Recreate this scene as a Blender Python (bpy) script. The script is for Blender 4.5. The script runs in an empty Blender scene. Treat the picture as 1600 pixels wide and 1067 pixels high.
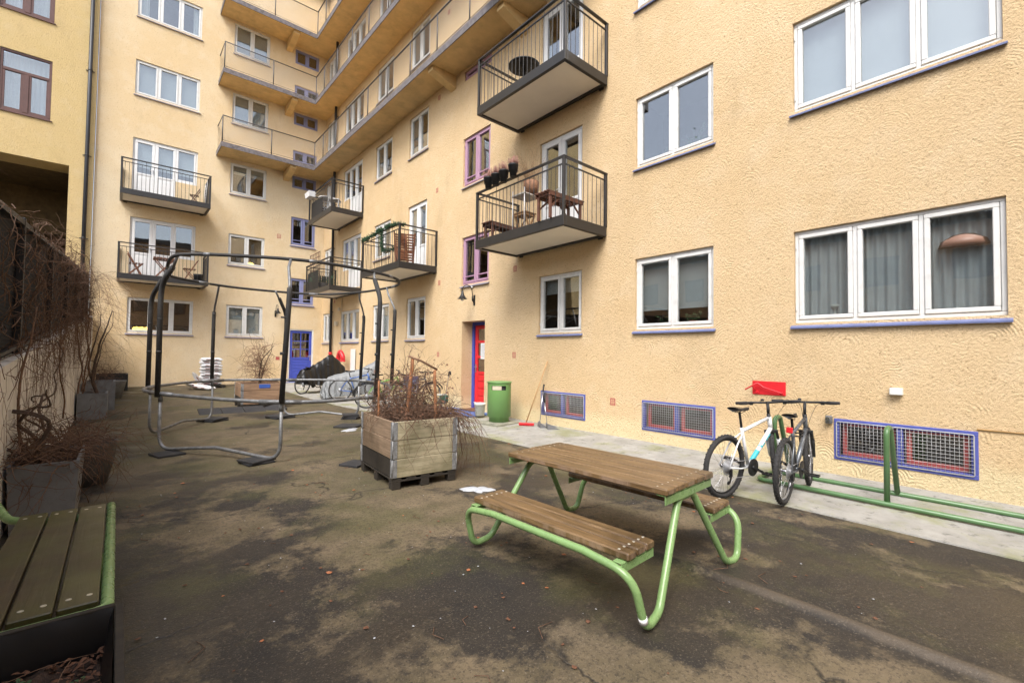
import bpy, math, random
from mathutils import Vector, Matrix
S = bpy.context.scene
COL = S.collection
R_ = math.radians
rng = random.Random(7)

# ------------------------------------------------------------------ camera
cam_d = bpy.data.cameras.new('camera'); cam = bpy.data.objects.new('camera', cam_d); COL.objects.link(cam)
S.camera = cam
YAW, PITCH, ROLL = R_(40.923), R_(1.686), R_(0.710)
F_ = Vector((math.sin(YAW)*math.cos(PITCH), math.cos(YAW)*math.cos(PITCH), math.sin(PITCH)))
r0 = Vector((math.cos(YAW), -math.sin(YAW), 0)); u0 = r0.cross(F_)
Rr = math.cos(ROLL)*r0 + math.sin(ROLL)*u0; Uu = -math.sin(ROLL)*r0 + math.cos(ROLL)*u0
M = Matrix((Rr, Uu, -F_)).transposed().to_4x4(); M.translation = Vector((0, 0, 1.5))
cam.matrix_world = M
cam_d.sensor_width = 36; cam_d.lens = 36*710/1600; cam_d.clip_start = 0.05; cam_d.clip_end = 500

# ------------------------------------------------------------------ world, sun, exposure
W = bpy.data.worlds.new('World'); S.world = W; W.use_nodes = True
nt = W.node_tree; nt.nodes.clear()
o_ = nt.nodes.new('ShaderNodeOutputWorld'); bg = nt.nodes.new('ShaderNodeBackground')
sky = nt.nodes.new('ShaderNodeTexSky'); sky.sky_type = 'NISHITA'; sky.sun_disc = False
SUN_EL, SUN_AZ = R_(52), R_(235)
sky.sun_elevation = SUN_EL; sky.sun_rotation = SUN_AZ; sky.air_density = 1.0; sky.dust_density = 3.0; sky.ozone_density = 1.0
hs = nt.nodes.new('ShaderNodeHueSaturation'); hs.inputs['Saturation'].default_value = 0.60
nt.links.new(sky.outputs[0], hs.inputs['Color']); nt.links.new(hs.outputs[0], bg.inputs['Color'])
bg.inputs['Strength'].default_value = 0.15
nt.links.new(bg.outputs[0], o_.inputs[0])
sd = bpy.data.lights.new('sun', 'SUN'); so = bpy.data.objects.new('sun', sd); COL.objects.link(so)
sd.energy = 1.35; sd.angle = R_(30); sd.color = (1.0, 0.965, 0.92)
dv = Vector((math.sin(SUN_AZ)*math.cos(SUN_EL), math.cos(SUN_AZ)*math.cos(SUN_EL), math.sin(SUN_EL)))
so.rotation_euler = dv.to_track_quat('Z', 'Y').to_euler()
S.view_settings.view_transform = 'Standard'; S.view_settings.look = 'None'
S.view_settings.exposure = 1.31; S.view_settings.gamma = 1.0; S.view_settings.use_curve_mapping = False
S.render.engine = 'CYCLES'
S.cycles.max_bounces = 7; S.cycles.transparent_max_bounces = 16; S.cycles.diffuse_bounces = 4

# ------------------------------------------------------------------ materials
MATS = {}
class NT:
    def __init__(s, name):
        s.m = bpy.data.materials.new(name); s.m.use_nodes = True; s.t = s.m.node_tree; s.t.nodes.clear()
        s.out = s.n('ShaderNodeOutputMaterial'); s.p = s.n('ShaderNodeBsdfPrincipled'); s.l(s.p.outputs[0], s.out.inputs[0])
        s.tc = s.n('ShaderNodeTexCoord'); s.co = s.tc.outputs['Object']
    def n(s, t, **k):
        x = s.t.nodes.new(t)
        for a, b in k.items(): setattr(x, a, b)
        return x
    def l(s, a, b): s.t.links.new(a, b)
    def noise(s, scale, detail=4, rough=.55, vec=None, dist=0, stretch=None):
        x = s.n('ShaderNodeTexNoise'); x.inputs['Scale'].default_value = scale; x.inputs['Detail'].default_value = detail
        x.inputs['Roughness'].default_value = rough; x.inputs['Distortion'].default_value = dist
        v = vec or s.co
        if stretch:
            mp = s.n('ShaderNodeMapping'); mp.inputs['Scale'].default_value = stretch; s.l(v, mp.inputs[0]); v = mp.outputs[0]
        s.l(v, x.inputs['Vector']); return x.outputs[0]
    def ramp(s, f, pts):
        x = s.n('ShaderNodeValToRGB'); s.l(f, x.inputs[0]); e = x.color_ramp.elements
        while len(e) < len(pts): e.new(.5)
        for i, (p, c) in enumerate(pts):
            e[i].position = p; e[i].color = (c, c, c, 1) if isinstance(c, (int, float)) else (*c, 1)
        return x.outputs[0]
    def mix(s, f, a, b, mode='MIX'):
        x = s.n('ShaderNodeMix', data_type='RGBA', blend_type=mode)
        if isinstance(f, (int, float)): x.inputs[0].default_value = f
        else: s.l(f, x.inputs[0])
        for i, v in ((6, a), (7, b)):
            if isinstance(v, tuple): x.inputs[i].default_value = (*v, 1)
            else: s.l(v, x.inputs[i])
        return x.outputs[2]
    def math(s, op, a, b=None, c=None):
        x = s.n('ShaderNodeMath', operation=op)
        for i, v in enumerate((a, b, c)):
            if v is None: continue
            if isinstance(v, (int, float)): x.inputs[i].default_value = v
            else: s.l(v, x.inputs[i])
        return x.outputs[0]
    def bump(s, h, strength=.3, dist=.02, prev=None):
        x = s.n('ShaderNodeBump'); x.inputs['Strength'].default_value = strength; x.inputs['Distance'].default_value = dist
        s.l(h, x.inputs['Height'])
        if prev is not None: s.l(prev, x.inputs['Normal'])
        s.l(x.outputs[0], s.p.inputs['Normal']); return x.outputs[0]
    def set(s, col=None, rough=None, metal=None):
        for k, v in (('Base Color', col), ('Roughness', rough), ('Metallic', metal)):
            if v is None: continue
            if isinstance(v, tuple): s.p.inputs[k].default_value = (*v, 1)
            elif isinstance(v, (int, float)): s.p.inputs[k].default_value = v
            else: s.l(v, s.p.inputs[k])

def plain(name, col, rough=.5, metal=0, var=.12, scale=6, bump=0, bscale=60, dirt=0):
    n = NT(name)
    f = n.noise(scale, 5, .6)
    lo = tuple(max(0, c*(1-var)) for c in col); hi = tuple(min(1, c*(1+var)) for c in col)
    c = n.mix(n.ramp(f, [(.3, 0), (.7, 1)]), lo, hi)
    if dirt:
        d = n.ramp(n.noise(scale*.7, 8, .7), [(.5, 0), (.62, 1)])
        c = n.mix(n.math('MULTIPLY', d, dirt), c, (.05, .04, .03))
    n.set(c, rough, metal)
    rr = n.math('MULTIPLY_ADD', n.noise(scale*3, 4), .14, rough-.07); n.set(None, rr)
    if bump: n.bump(n.noise(bscale, 3), bump, .01)
    MATS[name] = n.m; return n.m

def stucco(name, colA, colB, pale, swirl=1.0, plinth=True):
    n = NT(name)
    big = n.noise(.35, 4, .6)
    c = n.mix(n.ramp(big, [(.35, 0), (.68, 1)]), colA, colB)
    md = n.noise(2.2, 6, .65)
    c = n.mix(n.math('MULTIPLY', n.ramp(md, [(.5, 0), (.75, 1)]), .35), c, pale)
    sx = n.n('ShaderNodeSeparateXYZ'); n.l(n.co, sx.inputs[0])
    # grime in patches
    g = n.ramp(n.noise(.9, 8, .72, stretch=(1, 1, .45)), [(.56, 0), (.72, 1)])
    c = n.mix(n.math('MULTIPLY', g, .22), c, (.25, .17, .09))
    if plinth:
        zz = n.math('ADD', sx.outputs[2], n.math('MULTIPLY', n.noise(1.5, 4), .25))
        pl = n.ramp(zz, [(.42, 1), (.56, 0)])
        c = n.mix(n.math('MULTIPLY', pl, .75), c, (.72, .60, .36))
    # trowel fans: rings round cell centres, broken up by noise
    wv = n.n('ShaderNodeVectorMath', operation='ADD')
    nz = n.n('ShaderNodeTexNoise'); nz.inputs['Scale'].default_value = 3.0; nz.inputs['Detail'].default_value = 3; n.l(n.co, nz.inputs['Vector'])
    vm = n.n('ShaderNodeVectorMath', operation='SCALE'); vm.inputs['Scale'].default_value = .07
    n.l(nz.outputs['Color'], vm.inputs[0]); n.l(n.co, wv.inputs[0]); n.l(vm.outputs[0], wv.inputs[1])
    vo = n.n('ShaderNodeTexVoronoi'); vo.inputs['Scale'].default_value = 2.6; n.l(wv.outputs[0], vo.inputs['Vector'])
    ring = n.math('SINE', n.math('MULTIPLY', vo.outputs['Distance'], 2*math.pi*13.0))
    mask = n.ramp(n.noise(2.1, 4), [(.46, 0), (.58, 1)])
    hgt = n.math('MAXIMUM', zr_(n, sx), 0)
    mask = n.math('MULTIPLY', mask, hgt)
    # only the upper arc of each fan is left standing
    dv_ = n.n('ShaderNodeVectorMath', operation='SUBTRACT'); n.l(wv.outputs[0], dv_.inputs[0]); n.l(vo.outputs['Position'], dv_.inputs[1])
    sz_ = n.n('ShaderNodeSeparateXYZ'); n.l(dv_.outputs[0], sz_.inputs[0])
    mask = n.math('MULTIPLY', mask, n.ramp(n.math('MULTIPLY_ADD', sz_.outputs[2], 4.0, .5), [(.45, .05), (.62, 1)]))
    # raking pits and ridges
    h1 = n.math('MULTIPLY', n.math('MULTIPLY', ring, mask), .48*swirl)
    h2 = n.math('MULTIPLY', n.noise(36, 7, .68, dist=.25), 3.6)
    h3 = n.math('MULTIPLY', n.noise(85, 3, .6), 1.0)
    h4 = n.math('MULTIPLY', n.ramp(n.noise(9, 3, .5, dist=2.0, stretch=(1, 1, 1.8)), [(.38, 0), (.5, 1)]), .22)
    h = n.math('ADD', n.math('ADD', h1, h2), n.math('ADD', h3, h4))
    c = n.mix(n.math('MULTIPLY', n.ramp(n.noise(30, 5, .72, dist=.6, stretch=(1, 1, 1.5)), [(.33, 1), (.43, 0)]), .75), c, (.27, .15, .06))  # dark dashes: shade of small pits put into the colour
    n.set(c, .88)
    n.bump(h, .62, .014)
    MATS[name] = n.m; return n.m
def zr_(n, sx):
    return n.math('MULTIPLY_ADD', sx.outputs[2], -.16, 1.15)

stucco('stucco', (.64, .462, .255), (.71, .535, .32), (.76, .63, .44))
stucco('stucco_sky_pale', (.68, .515, .295), (.76, .63, .43), (.80, .71, .56), .5, False)  # far wing's sky light put into a paler stucco colour
stucco('stucco_yellow', (.56, .42, .19), (.60, .45, .22), (.62, .51, .32), .0, False)
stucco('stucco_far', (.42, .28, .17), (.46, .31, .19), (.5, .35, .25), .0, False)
plain('reveal', (.56, .34, .13), .85, var=.15, bump=.3)
plain('white_frame', (.68, .68, .66), .38, var=.05, dirt=.12)
plain('white_door', (.70, .70, .69), .4, var=.04)
plain('pink_frame', (.40, .24, .34), .4, var=.06)
plain('lilac_frame', (.24, .26, .46), .4, var=.06)
plain('lilac_sill', (.14, .17, .33), .35, var=.1, dirt=.15)
plain('grey_sill', (.24, .235, .30), .4, var=.1, dirt=.2)
plain('blue_paint', (.055, .085, .42), .4, var=.12, dirt=.1)
plain('red_paint', (.62, .022, .03), .35, var=.1)
plain('brown_frame', (.10, .045, .035), .45, var=.15)
plain('window_red', (.42, .09, .08), .5, var=.1)
plain('balcony_steel', (.030, .028, .027), .38, .2, var=.12)
plain('soffit', (.78, .73, .64), .6, var=.04, scale=2)
plain('walk_soffit', (.62, .44, .21), .8, var=.12, scale=3, dirt=.15, bump=.2)
plain('walk_edge', (.15, .135, .14), .7, var=.35, scale=14, dirt=.5, bump=.5)
plain('galv', (.19, .195, .20), .5, .45, var=.3, scale=12, dirt=.3)
plain('foam', (.028, .027, .026), .75, var=.3, scale=20, dirt=.2, bump=.4, bscale=30)
plain('rail_dark', (.075, .07, .068), .5, .3)
plain('pipe_dark', (.03, .032, .036), .45, .2)
plain('black_plastic', (.010, .010, .011), .5, var=.2)
plain('black_rubber', (.028, .027, .027), .8, var=.3, bump=.4, bscale=120)
plain('mat_rubber', (.024, .024, .026), .8, var=.25, dirt=.2, bump=.3)
plain('bench_green', (.20, .325, .125), .28, var=.08, dirt=.08)
plain('rack_green', (.085, .175, .070), .33, var=.1, dirt=.12)
plain('bin_green', (.135, .27, .085), .35, var=.05, scale=3, dirt=.05)
plain('chrome', (.6, .6, .62), .25, 1, var=.1)
plain('screw', (.62, .6, .52), .4, .6, var=.15)
plain('soil', (.045, .026, .017), .95, var=.5, scale=40, bump=1, bscale=60)
plain('grey_planter', (.16, .16, .165), .6, var=.15, scale=5, dirt=.2, bump=.15)
plain('stone_planter', (.17, .175, .18), .75, var=.15, scale=8, dirt=.25, bump=.3)
plain('dark_pot', (.055, .048, .042), .7, var=.3, bump=.4, dirt=.2)
plain('black_film', (.005, .0055, .007), .38, var=.3)
plain('grey_film', (.18, .19, .195), .5, .0, var=.15, dirt=.05)
plain('white_bag', (.74, .74, .75), .4, var=.06, scale=12)
plain('bag_print', (.20, .06, .05), .5)
plain('white_plastic', (.74, .75, .72), .35, var=.06, dirt=.1)
plain('bucket_print', (.46, .50, .48), .45, var=.2)
plain('paper', (.75, .76, .77), .8, var=.03)
plain('paper_ink', (.30, .32, .35), .8, var=.03)
plain('twig', (.125, .068, .040), .8, var=.5, scale=25, bump=.4, bscale=90)
plain('twig_light', (.22, .125, .075), .8, var=.4, scale=25, bump=.4, bscale=90)
plain('bark', (.07, .045, .032), .85, var=.45, scale=25, bump=.6, bscale=60)
plain('stake', (.30, .125, .05), .75, var=.3, scale=20, bump=.3)
plain('dead_leaf', (.13, .058, .03), .8, var=.5, scale=30)
plain('orange_leaf', (.30, .11, .045), .7, var=.4, scale=30)
plain('plant_green', (.055, .10, .035), .6, var=.4, scale=20)
plain('dry_grass', (.34, .22, .12), .8, var=.3, scale=20)
plain('heather', (.26, .13, .10), .8, var=.3, scale=20)
plain('garland', (.025, .075, .030), .6, var=.4, scale=20)
plain('deck_brown', (.125, .052, .032), .5, var=.3, scale=12)
plain('chair_wood', (.23, .095, .05), .5, var=.3, scale=12)
plain('light_wood', (.42, .24, .11), .55, var=.2, scale=12)
plain('broom_wood', (.45, .27, .12), .55, var=.2, scale=12)
plain('snow', (.40, .42, .45), .5, var=.08, scale=20, bump=.6, bscale=40, dirt=.1)
plain('door_handle', (.5, .5, .5), .3, 1)
plain('lamp_black', (.018, .018, .018), .3, .3)
plain('room', (.16, .13, .11), .9, var=.2, scale=2)
plain('curtain', (.62, .63, .62), .85, var=.06)
plain('curtain_grey', (.58, .61, .63), .85, var=.06)
plain('blind', (.56, .59, .60), .7, var=.03)
plain('slate', (.33, .33, .33), .8, var=.2)
plain('bike_white', (.70, .71, .72), .25, var=.04)
plain('bike_teal', (.05, .42, .50), .3, var=.06)
plain('bike_grey', (.13, .14, .155), .28, .4)
plain('bike_silver', (.42, .43, .45), .3, .6)
plain('bike_blue', (.05, .12, .35), .3)
plain('bike_green', (.19, .42, .08), .3)
plain('gum_orange', (.5, .2, .05), .4)
plain('chair_blue', (.07, .08, .17), .8, var=.4, scale=30)
plain('toy_green', (.02, .09, .06), .35)
plain('platform_blue', (.065, .13, .33), .55, var=.3, scale=5, dirt=.3)
plain('coir', (.14, .075, .04), .95, var=.3, bump=.8)
plain('beige_box', (.55, .48, .36), .5)
plain('label_blue', (.04, .10, .38), .5)
plain('wicker', (.22, .11, .06), .8, var=.4, scale=30, bump=.6)
plain('iron_white', (.72, .72, .72), .4)
plain('pine_table', (.50, .47, .42), .5)
plain('kitchen_red', (.45, .12, .08), .5)
plain('grille_wire', (.46, .46, .45), .5, .2)
plain('hinge_steel', (.24, .245, .25), .55, .3, var=.3, scale=30, dirt=.25, bump=.3)
plain('concrete_slab', (.24, .235, .18), .85, var=.25, scale=9, bump=.4)
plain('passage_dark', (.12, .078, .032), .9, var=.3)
plain('basement_blue', (.085, .105, .36), .4, var=.12, dirt=.15)
plain('roof_dark', (.06, .06, .065), .7)

def wood(name, a, b, axis, rough=.5, streak=.55, moss=0, wet=.5, scale=1.0):
    n = NT(name)
    st = {'x': (.8, 14, 14), 'y': (14, .8, 14)}[axis]
    f = n.noise(3.0*scale, 8, .65, dist=.6, stretch=st)
    c = n.mix(n.ramp(f, [(.3, 0), (.68, 1)]), a, b)
    g = n.noise(1.7, 5, .6)
    c = n.mix(n.math('MULTIPLY', n.ramp(g, [(.48, 0), (.66, 1)]), streak), c, tuple(x*.28 for x in a))
    if moss:
        c = n.mix(n.math('MULTIPLY', n.ramp(n.noise(2.3, 6, .65), [(.36, 0), (.6, 1)]), moss), c, (.060, .060, .013))
    sp = n.ramp(n.noise(70, 2, .5), [(.70, 0), (.76, 1)])
    c = n.mix(n.math('MULTIPLY', sp, .12), c, (.5, .45, .35))
    ge = n.n('ShaderNodeNewGeometry'); sn = n.n('ShaderNodeSeparateXYZ'); n.l(ge.outputs['True Normal'], sn.inputs[0])
    side = n.math('LESS_THAN', n.math('ABSOLUTE', sn.outputs[2]), .5)
    drip = n.ramp(n.noise(9, 6, .7, stretch=(1, 1, .22)), [(.46, 0), (.56, 1)])
    c = n.mix(n.math('MULTIPLY', n.math('MULTIPLY', side, drip), .6 if name == 'table_plank' else .0), c, (.30, .21, .15))
    n.set(c, n.math('MULTIPLY_ADD', n.ramp(g, [(.35, 1), (.7, 0)]), .3, rough-.18))
    n.bump(f, .35, .004)
    MATS[name] = n.m
wood('table_plank', (.070, .042, .018), (.225, .140, .064), 'y', .40, .65)
wood('bench_plank', (.026, .018, .008), (.068, .045, .020), 'y', .45, .5, .9)
wood('edge_plank', (.20, .13, .09), (.33, .23, .17), 'y', .6)
wood('pallet_dark', (.014, .011, .008), (.036, .028, .019), 'x', .8)
wood('board_brown', (.16, .105, .065), (.33, .235, .155), 'y', .75, .5, .1, scale=.8)
wood('board_pale', (.27, .23, .14), (.56, .49, .345), 'x', .75, .35, .55, scale=.8)
wood('board_red', (.20, .12, .07), (.36, .23, .14), 'x', .75, .35, .0, scale=.8)

def glass():
    n = NT('glass'); n.t.nodes.remove(n.p)
    lw = n.n('ShaderNodeLayerWeight'); lw.inputs[0].default_value = .5
    frs = n.math('MULTIPLY_ADD', n.math('POWER', lw.outputs['Facing'], 2.2), .76, .18)
    tr = n.n('ShaderNodeBsdfTransparent'); tr.inputs[0].default_value = (.86, .89, .89, 1)
    gl = n.n('ShaderNodeBsdfGlossy'); gl.inputs['Roughness'].default_value = .015
    mx = n.n('ShaderNodeMixShader'); n.l(frs, mx.inputs[0]); n.l(tr.outputs[0], mx.inputs[1]); n.l(gl.outputs[0], mx.inputs[2])
    b = n.n('ShaderNodeBump'); b.inputs['Strength'].default_value = .06; b.inputs['Distance'].default_value = .02
    n.l(n.noise(1.6, 2), b.inputs['Height']); n.l(b.outputs[0], gl.inputs['Normal'])
    n.l(mx.outputs[0], n.out.inputs[0]); MATS['glass'] = n.m
glass()
def emit(name, col, s):
    n = NT(name); n.p.inputs['Emission Color'].default_value = (*col, 1); n.p.inputs['Emission Strength'].default_value = s
    n.set(col, .5); MATS[name] = n.m
emit('lamp_yellow', (1, .62, .12), 2.6)
emit('lamp_orange', (.20, .11, .075), .04)
def net(name, col, p, w, a='X', alpha_bg=0.0):
    """wire netting: two families of crossing wires, open between them"""
    n = NT(name); sx = n.n('ShaderNodeSeparateXYZ'); n.l(n.co, sx.inputs[0])
    u = n.math('ADD', sx.outputs[0], sx.outputs[1]); z = sx.outputs[2]
    outs = []
    for s in (1, -1):
        d = n.math('MULTIPLY_ADD', z, s, u)
        fr = n.math('FRACT', n.math('DIVIDE', d, p))
        outs.append(n.math('GREATER_THAN', n.math('ABSOLUTE', n.math('SUBTRACT', fr, .5)), .5-w/p))
    al = n.math('MAXIMUM', outs[0], outs[1])
    if alpha_bg: al = n.math('MAXIMUM', al, alpha_bg)
    n.set(col, .5, .5); n.l(al, n.p.inputs['Alpha']); MATS[name] = n.m
net('rail_net', (.20, .19, .175), .055, .0036)
def meshfence():
    n = NT('fence_weave'); sx = n.n('ShaderNodeSeparateXYZ'); n.l(n.co, sx.inputs[0])
    y = n.math('ADD', sx.outputs[1], n.math('MULTIPLY', n.noise(4, 2), .01)); z = sx.outputs[2]
    zig = n.math('MULTIPLY', n.math('PINGPONG', y, .022), 1.0)
    fr = n.math('FRACT', n.math('DIVIDE', n.math('ADD', z, zig), .036))
    h = n.math('ABSOLUTE', n.math('SUBTRACT', fr, .5))
    line = n.ramp(h, [(.22, 0), (.34, 1)])
    c = n.mix(line, (.020, .024, .034), (.004, .004, .004))
    c = n.mix(n.math('MULTIPLY', n.ramp(n.noise(1.2, 5), [(.45, 0), (.7, 1)]), .6), c, (.008, .006, .006))
    n.set(c, .75); n.p.inputs['Specular IOR Level'].default_value = .2; n.bump(line, .8, .01); MATS['fence_weave'] = n.m
meshfence()

def ground_mat():
    n = NT('asphalt'); sx = n.n('ShaderNodeSeparateXYZ'); n.l(n.co, sx.inputs[0])
    tan = n.noise(.62, 9, .66, dist=.15)
    far = n.ramp(n.math('MULTIPLY', sx.outputs[1], .05), [(.12, 0), (.48, 1)])
    k = n.math('ADD', tan, n.math('MULTIPLY', far, .06))
    left = n.ramp(n.math('MULTIPLY_ADD', sx.outputs[0], .25, .12), [(.12, 0), (.42, 1)])
    k = n.math('ADD', k, n.math('MULTIPLY', left, .085))
    rt = n.math('MULTIPLY', n.ramp(n.math('MULTIPLY', sx.outputs[0], .25), [(.62, 0), (.85, 1)]), n.ramp(n.math('MULTIPLY', sx.outputs[1], .1), [(.30, 1), (.55, 0)]))
    k = n.math('SUBTRACT', k, n.math('MULTIPLY', rt, .05))
    f = n.ramp(n.math('ADD', k, n.math('MULTIPLY_ADD', n.noise(9, 6, .75), .16, -.08)), [(.535, 0), (.59, 1)])
    dark = n.mix(n.ramp(n.noise(1.4, 5), [(.35, 0), (.7, 1)]), (.016, .0145, .0135), (.036, .029, .021))
    c = n.mix(f, dark, n.mix(n.ramp(n.noise(3, 4), [(.35, 0), (.7, 1)]), (.100, .079, .044), (.168, .128, .079)))
    f2 = n.ramp(n.noise(.45, 8, .68, dist=.1), [(.46, 0), (.62, 1)])
    c = n.mix(n.math('MULTIPLY', f2, .45), c, (.052, .041, .028))
    gr = n.math('MULTIPLY', n.ramp(n.math('ADD', n.noise(.8, 6, .65), n.math('MULTIPLY', far, .05)), [(.50, 0), (.62, 1)]), .55)
    c = n.mix(gr, c, (.070, .068, .024))
    c = n.mix(n.math('MULTIPLY', n.ramp(n.noise(26, 4, .75), [(.5, 0), (.68, 1)]), .55), c, (.018, .015, .013))
    sp = n.ramp(n.noise(75, 3, .7), [(.57, 0), (.66, 1)])
    c = n.mix(n.math('MULTIPLY', sp, .40), c, (.22, .18, .13))
    c = n.mix(n.math('MULTIPLY', n.ramp(n.noise(48, 3, .7), [(.56, 0), (.64, 1)]), .6), c, (.016, .013, .011))
    # cracks
    wv = n.n('ShaderNodeVectorMath', operation='ADD'); nz = n.n('ShaderNodeTexNoise'); nz.inputs['Scale'].default_value = 2.5; nz.inputs['Detail'].default_value = 5
    n.l(n.co, nz.inputs['Vector']); vm = n.n('ShaderNodeVectorMath', operation='SCALE'); vm.inputs['Scale'].default_value = .5
    n.l(nz.outputs['Color'], vm.inputs[0]); n.l(n.co, wv.inputs[0]); n.l(vm.outputs[0], wv.inputs[1])
    vo = n.n('ShaderNodeTexVoronoi', feature='DISTANCE_TO_EDGE'); vo.inputs['Scale'].default_value = .55; n.l(wv.outputs[0], vo.inputs['Vector'])
    cr = n.ramp(vo.outputs['Distance'], [(.0, 1), (.009, 0)])
    cm = n.ramp(n.noise(.6, 3), [(.46, 0), (.55, 1)])
    cr = n.math('MULTIPLY', cr, cm)
    c = n.mix(n.math('MULTIPLY', cr, .85), c, (.012, .011, .010))
    bd = n.math('SUBTRACT', sx.outputs[0], n.math('MULTIPLY_ADD', n.noise(5, 4), .06, 3.105))
    band = n.math('MULTIPLY', n.ramp(n.math('MULTIPLY_ADD', n.math('ABSOLUTE', bd), -14.0, 1.0), [(.35, 0), (.75, 1)]), n.ramp(n.math('MULTIPLY_ADD', sx.outputs[1], -.5, 1.0), [(.2, 0), (.45, 1)]))
    c = n.mix(n.math('MULTIPLY', band, .55), c, (.115, .088, .060))
    wet = n.ramp(n.noise(.42, 5, .6, dist=.5), [(.42, 0), (.62, 1)])
    rg = n.math('MULTIPLY_ADD', n.math('MULTIPLY', wet, n.math('SUBTRACT', 1.0, f)), -.42, .76)
    n.set(c, rg)
    n.p.inputs['Specular IOR Level'].default_value = .4
    h = n.math('ADD', n.math('MULTIPLY', n.noise(95, 3, .6), .8), n.math('MULTIPLY', n.noise(22, 4, .6), .9))
    h = n.math('SUBTRACT', h, n.math('MULTIPLY', cr, 3.0))
    n.bump(h, .55, .006); MATS['asphalt'] = n.m
    n = NT('apron'); sx = n.n('ShaderNodeSeparateXYZ'); n.l(n.co, sx.inputs[0])
    c = n.mix(n.ramp(n.noise(2.5, 6, .65), [(.3, 0), (.7, 1)]), (.23, .222, .20), (.37, .36, .33))
    c = n.mix(n.math('MULTIPLY', n.ramp(n.noise(1.1, 6, .68), [(.50, 0), (.63, 1)]), .6), c, (.21, .22, .07))
    c = n.mix(n.math('MULTIPLY', n.ramp(n.noise(7, 7, .75), [(.56, 0), (.66, 1)]), .7), c, (.06, .055, .045))
    n.set(c, .8); n.bump(n.noise(60, 5, .7), .4, .006); MATS['apron'] = n.m
    n = NT('whitewash'); sx = n.n('ShaderNodeSeparateXYZ'); n.l(n.co, sx.inputs[0])
    c = n.mix(n.ramp(n.noise(1.8, 6, .65), [(.35, 0), (.7, 1)]), (.62, .60, .56), (.78, .76, .72))
    st = n.ramp(n.noise(6, 8, .75, stretch=(1, 1, .12)), [(.52, 0), (.60, 1)])
    c = n.mix(n.math('MULTIPLY', st, .55), c, (.12, .09, .07))
    n.set(c, .85); n.bump(n.noise(30, 5, .7), .35, .008); MATS['whitewash'] = n.m
ground_mat()

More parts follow.
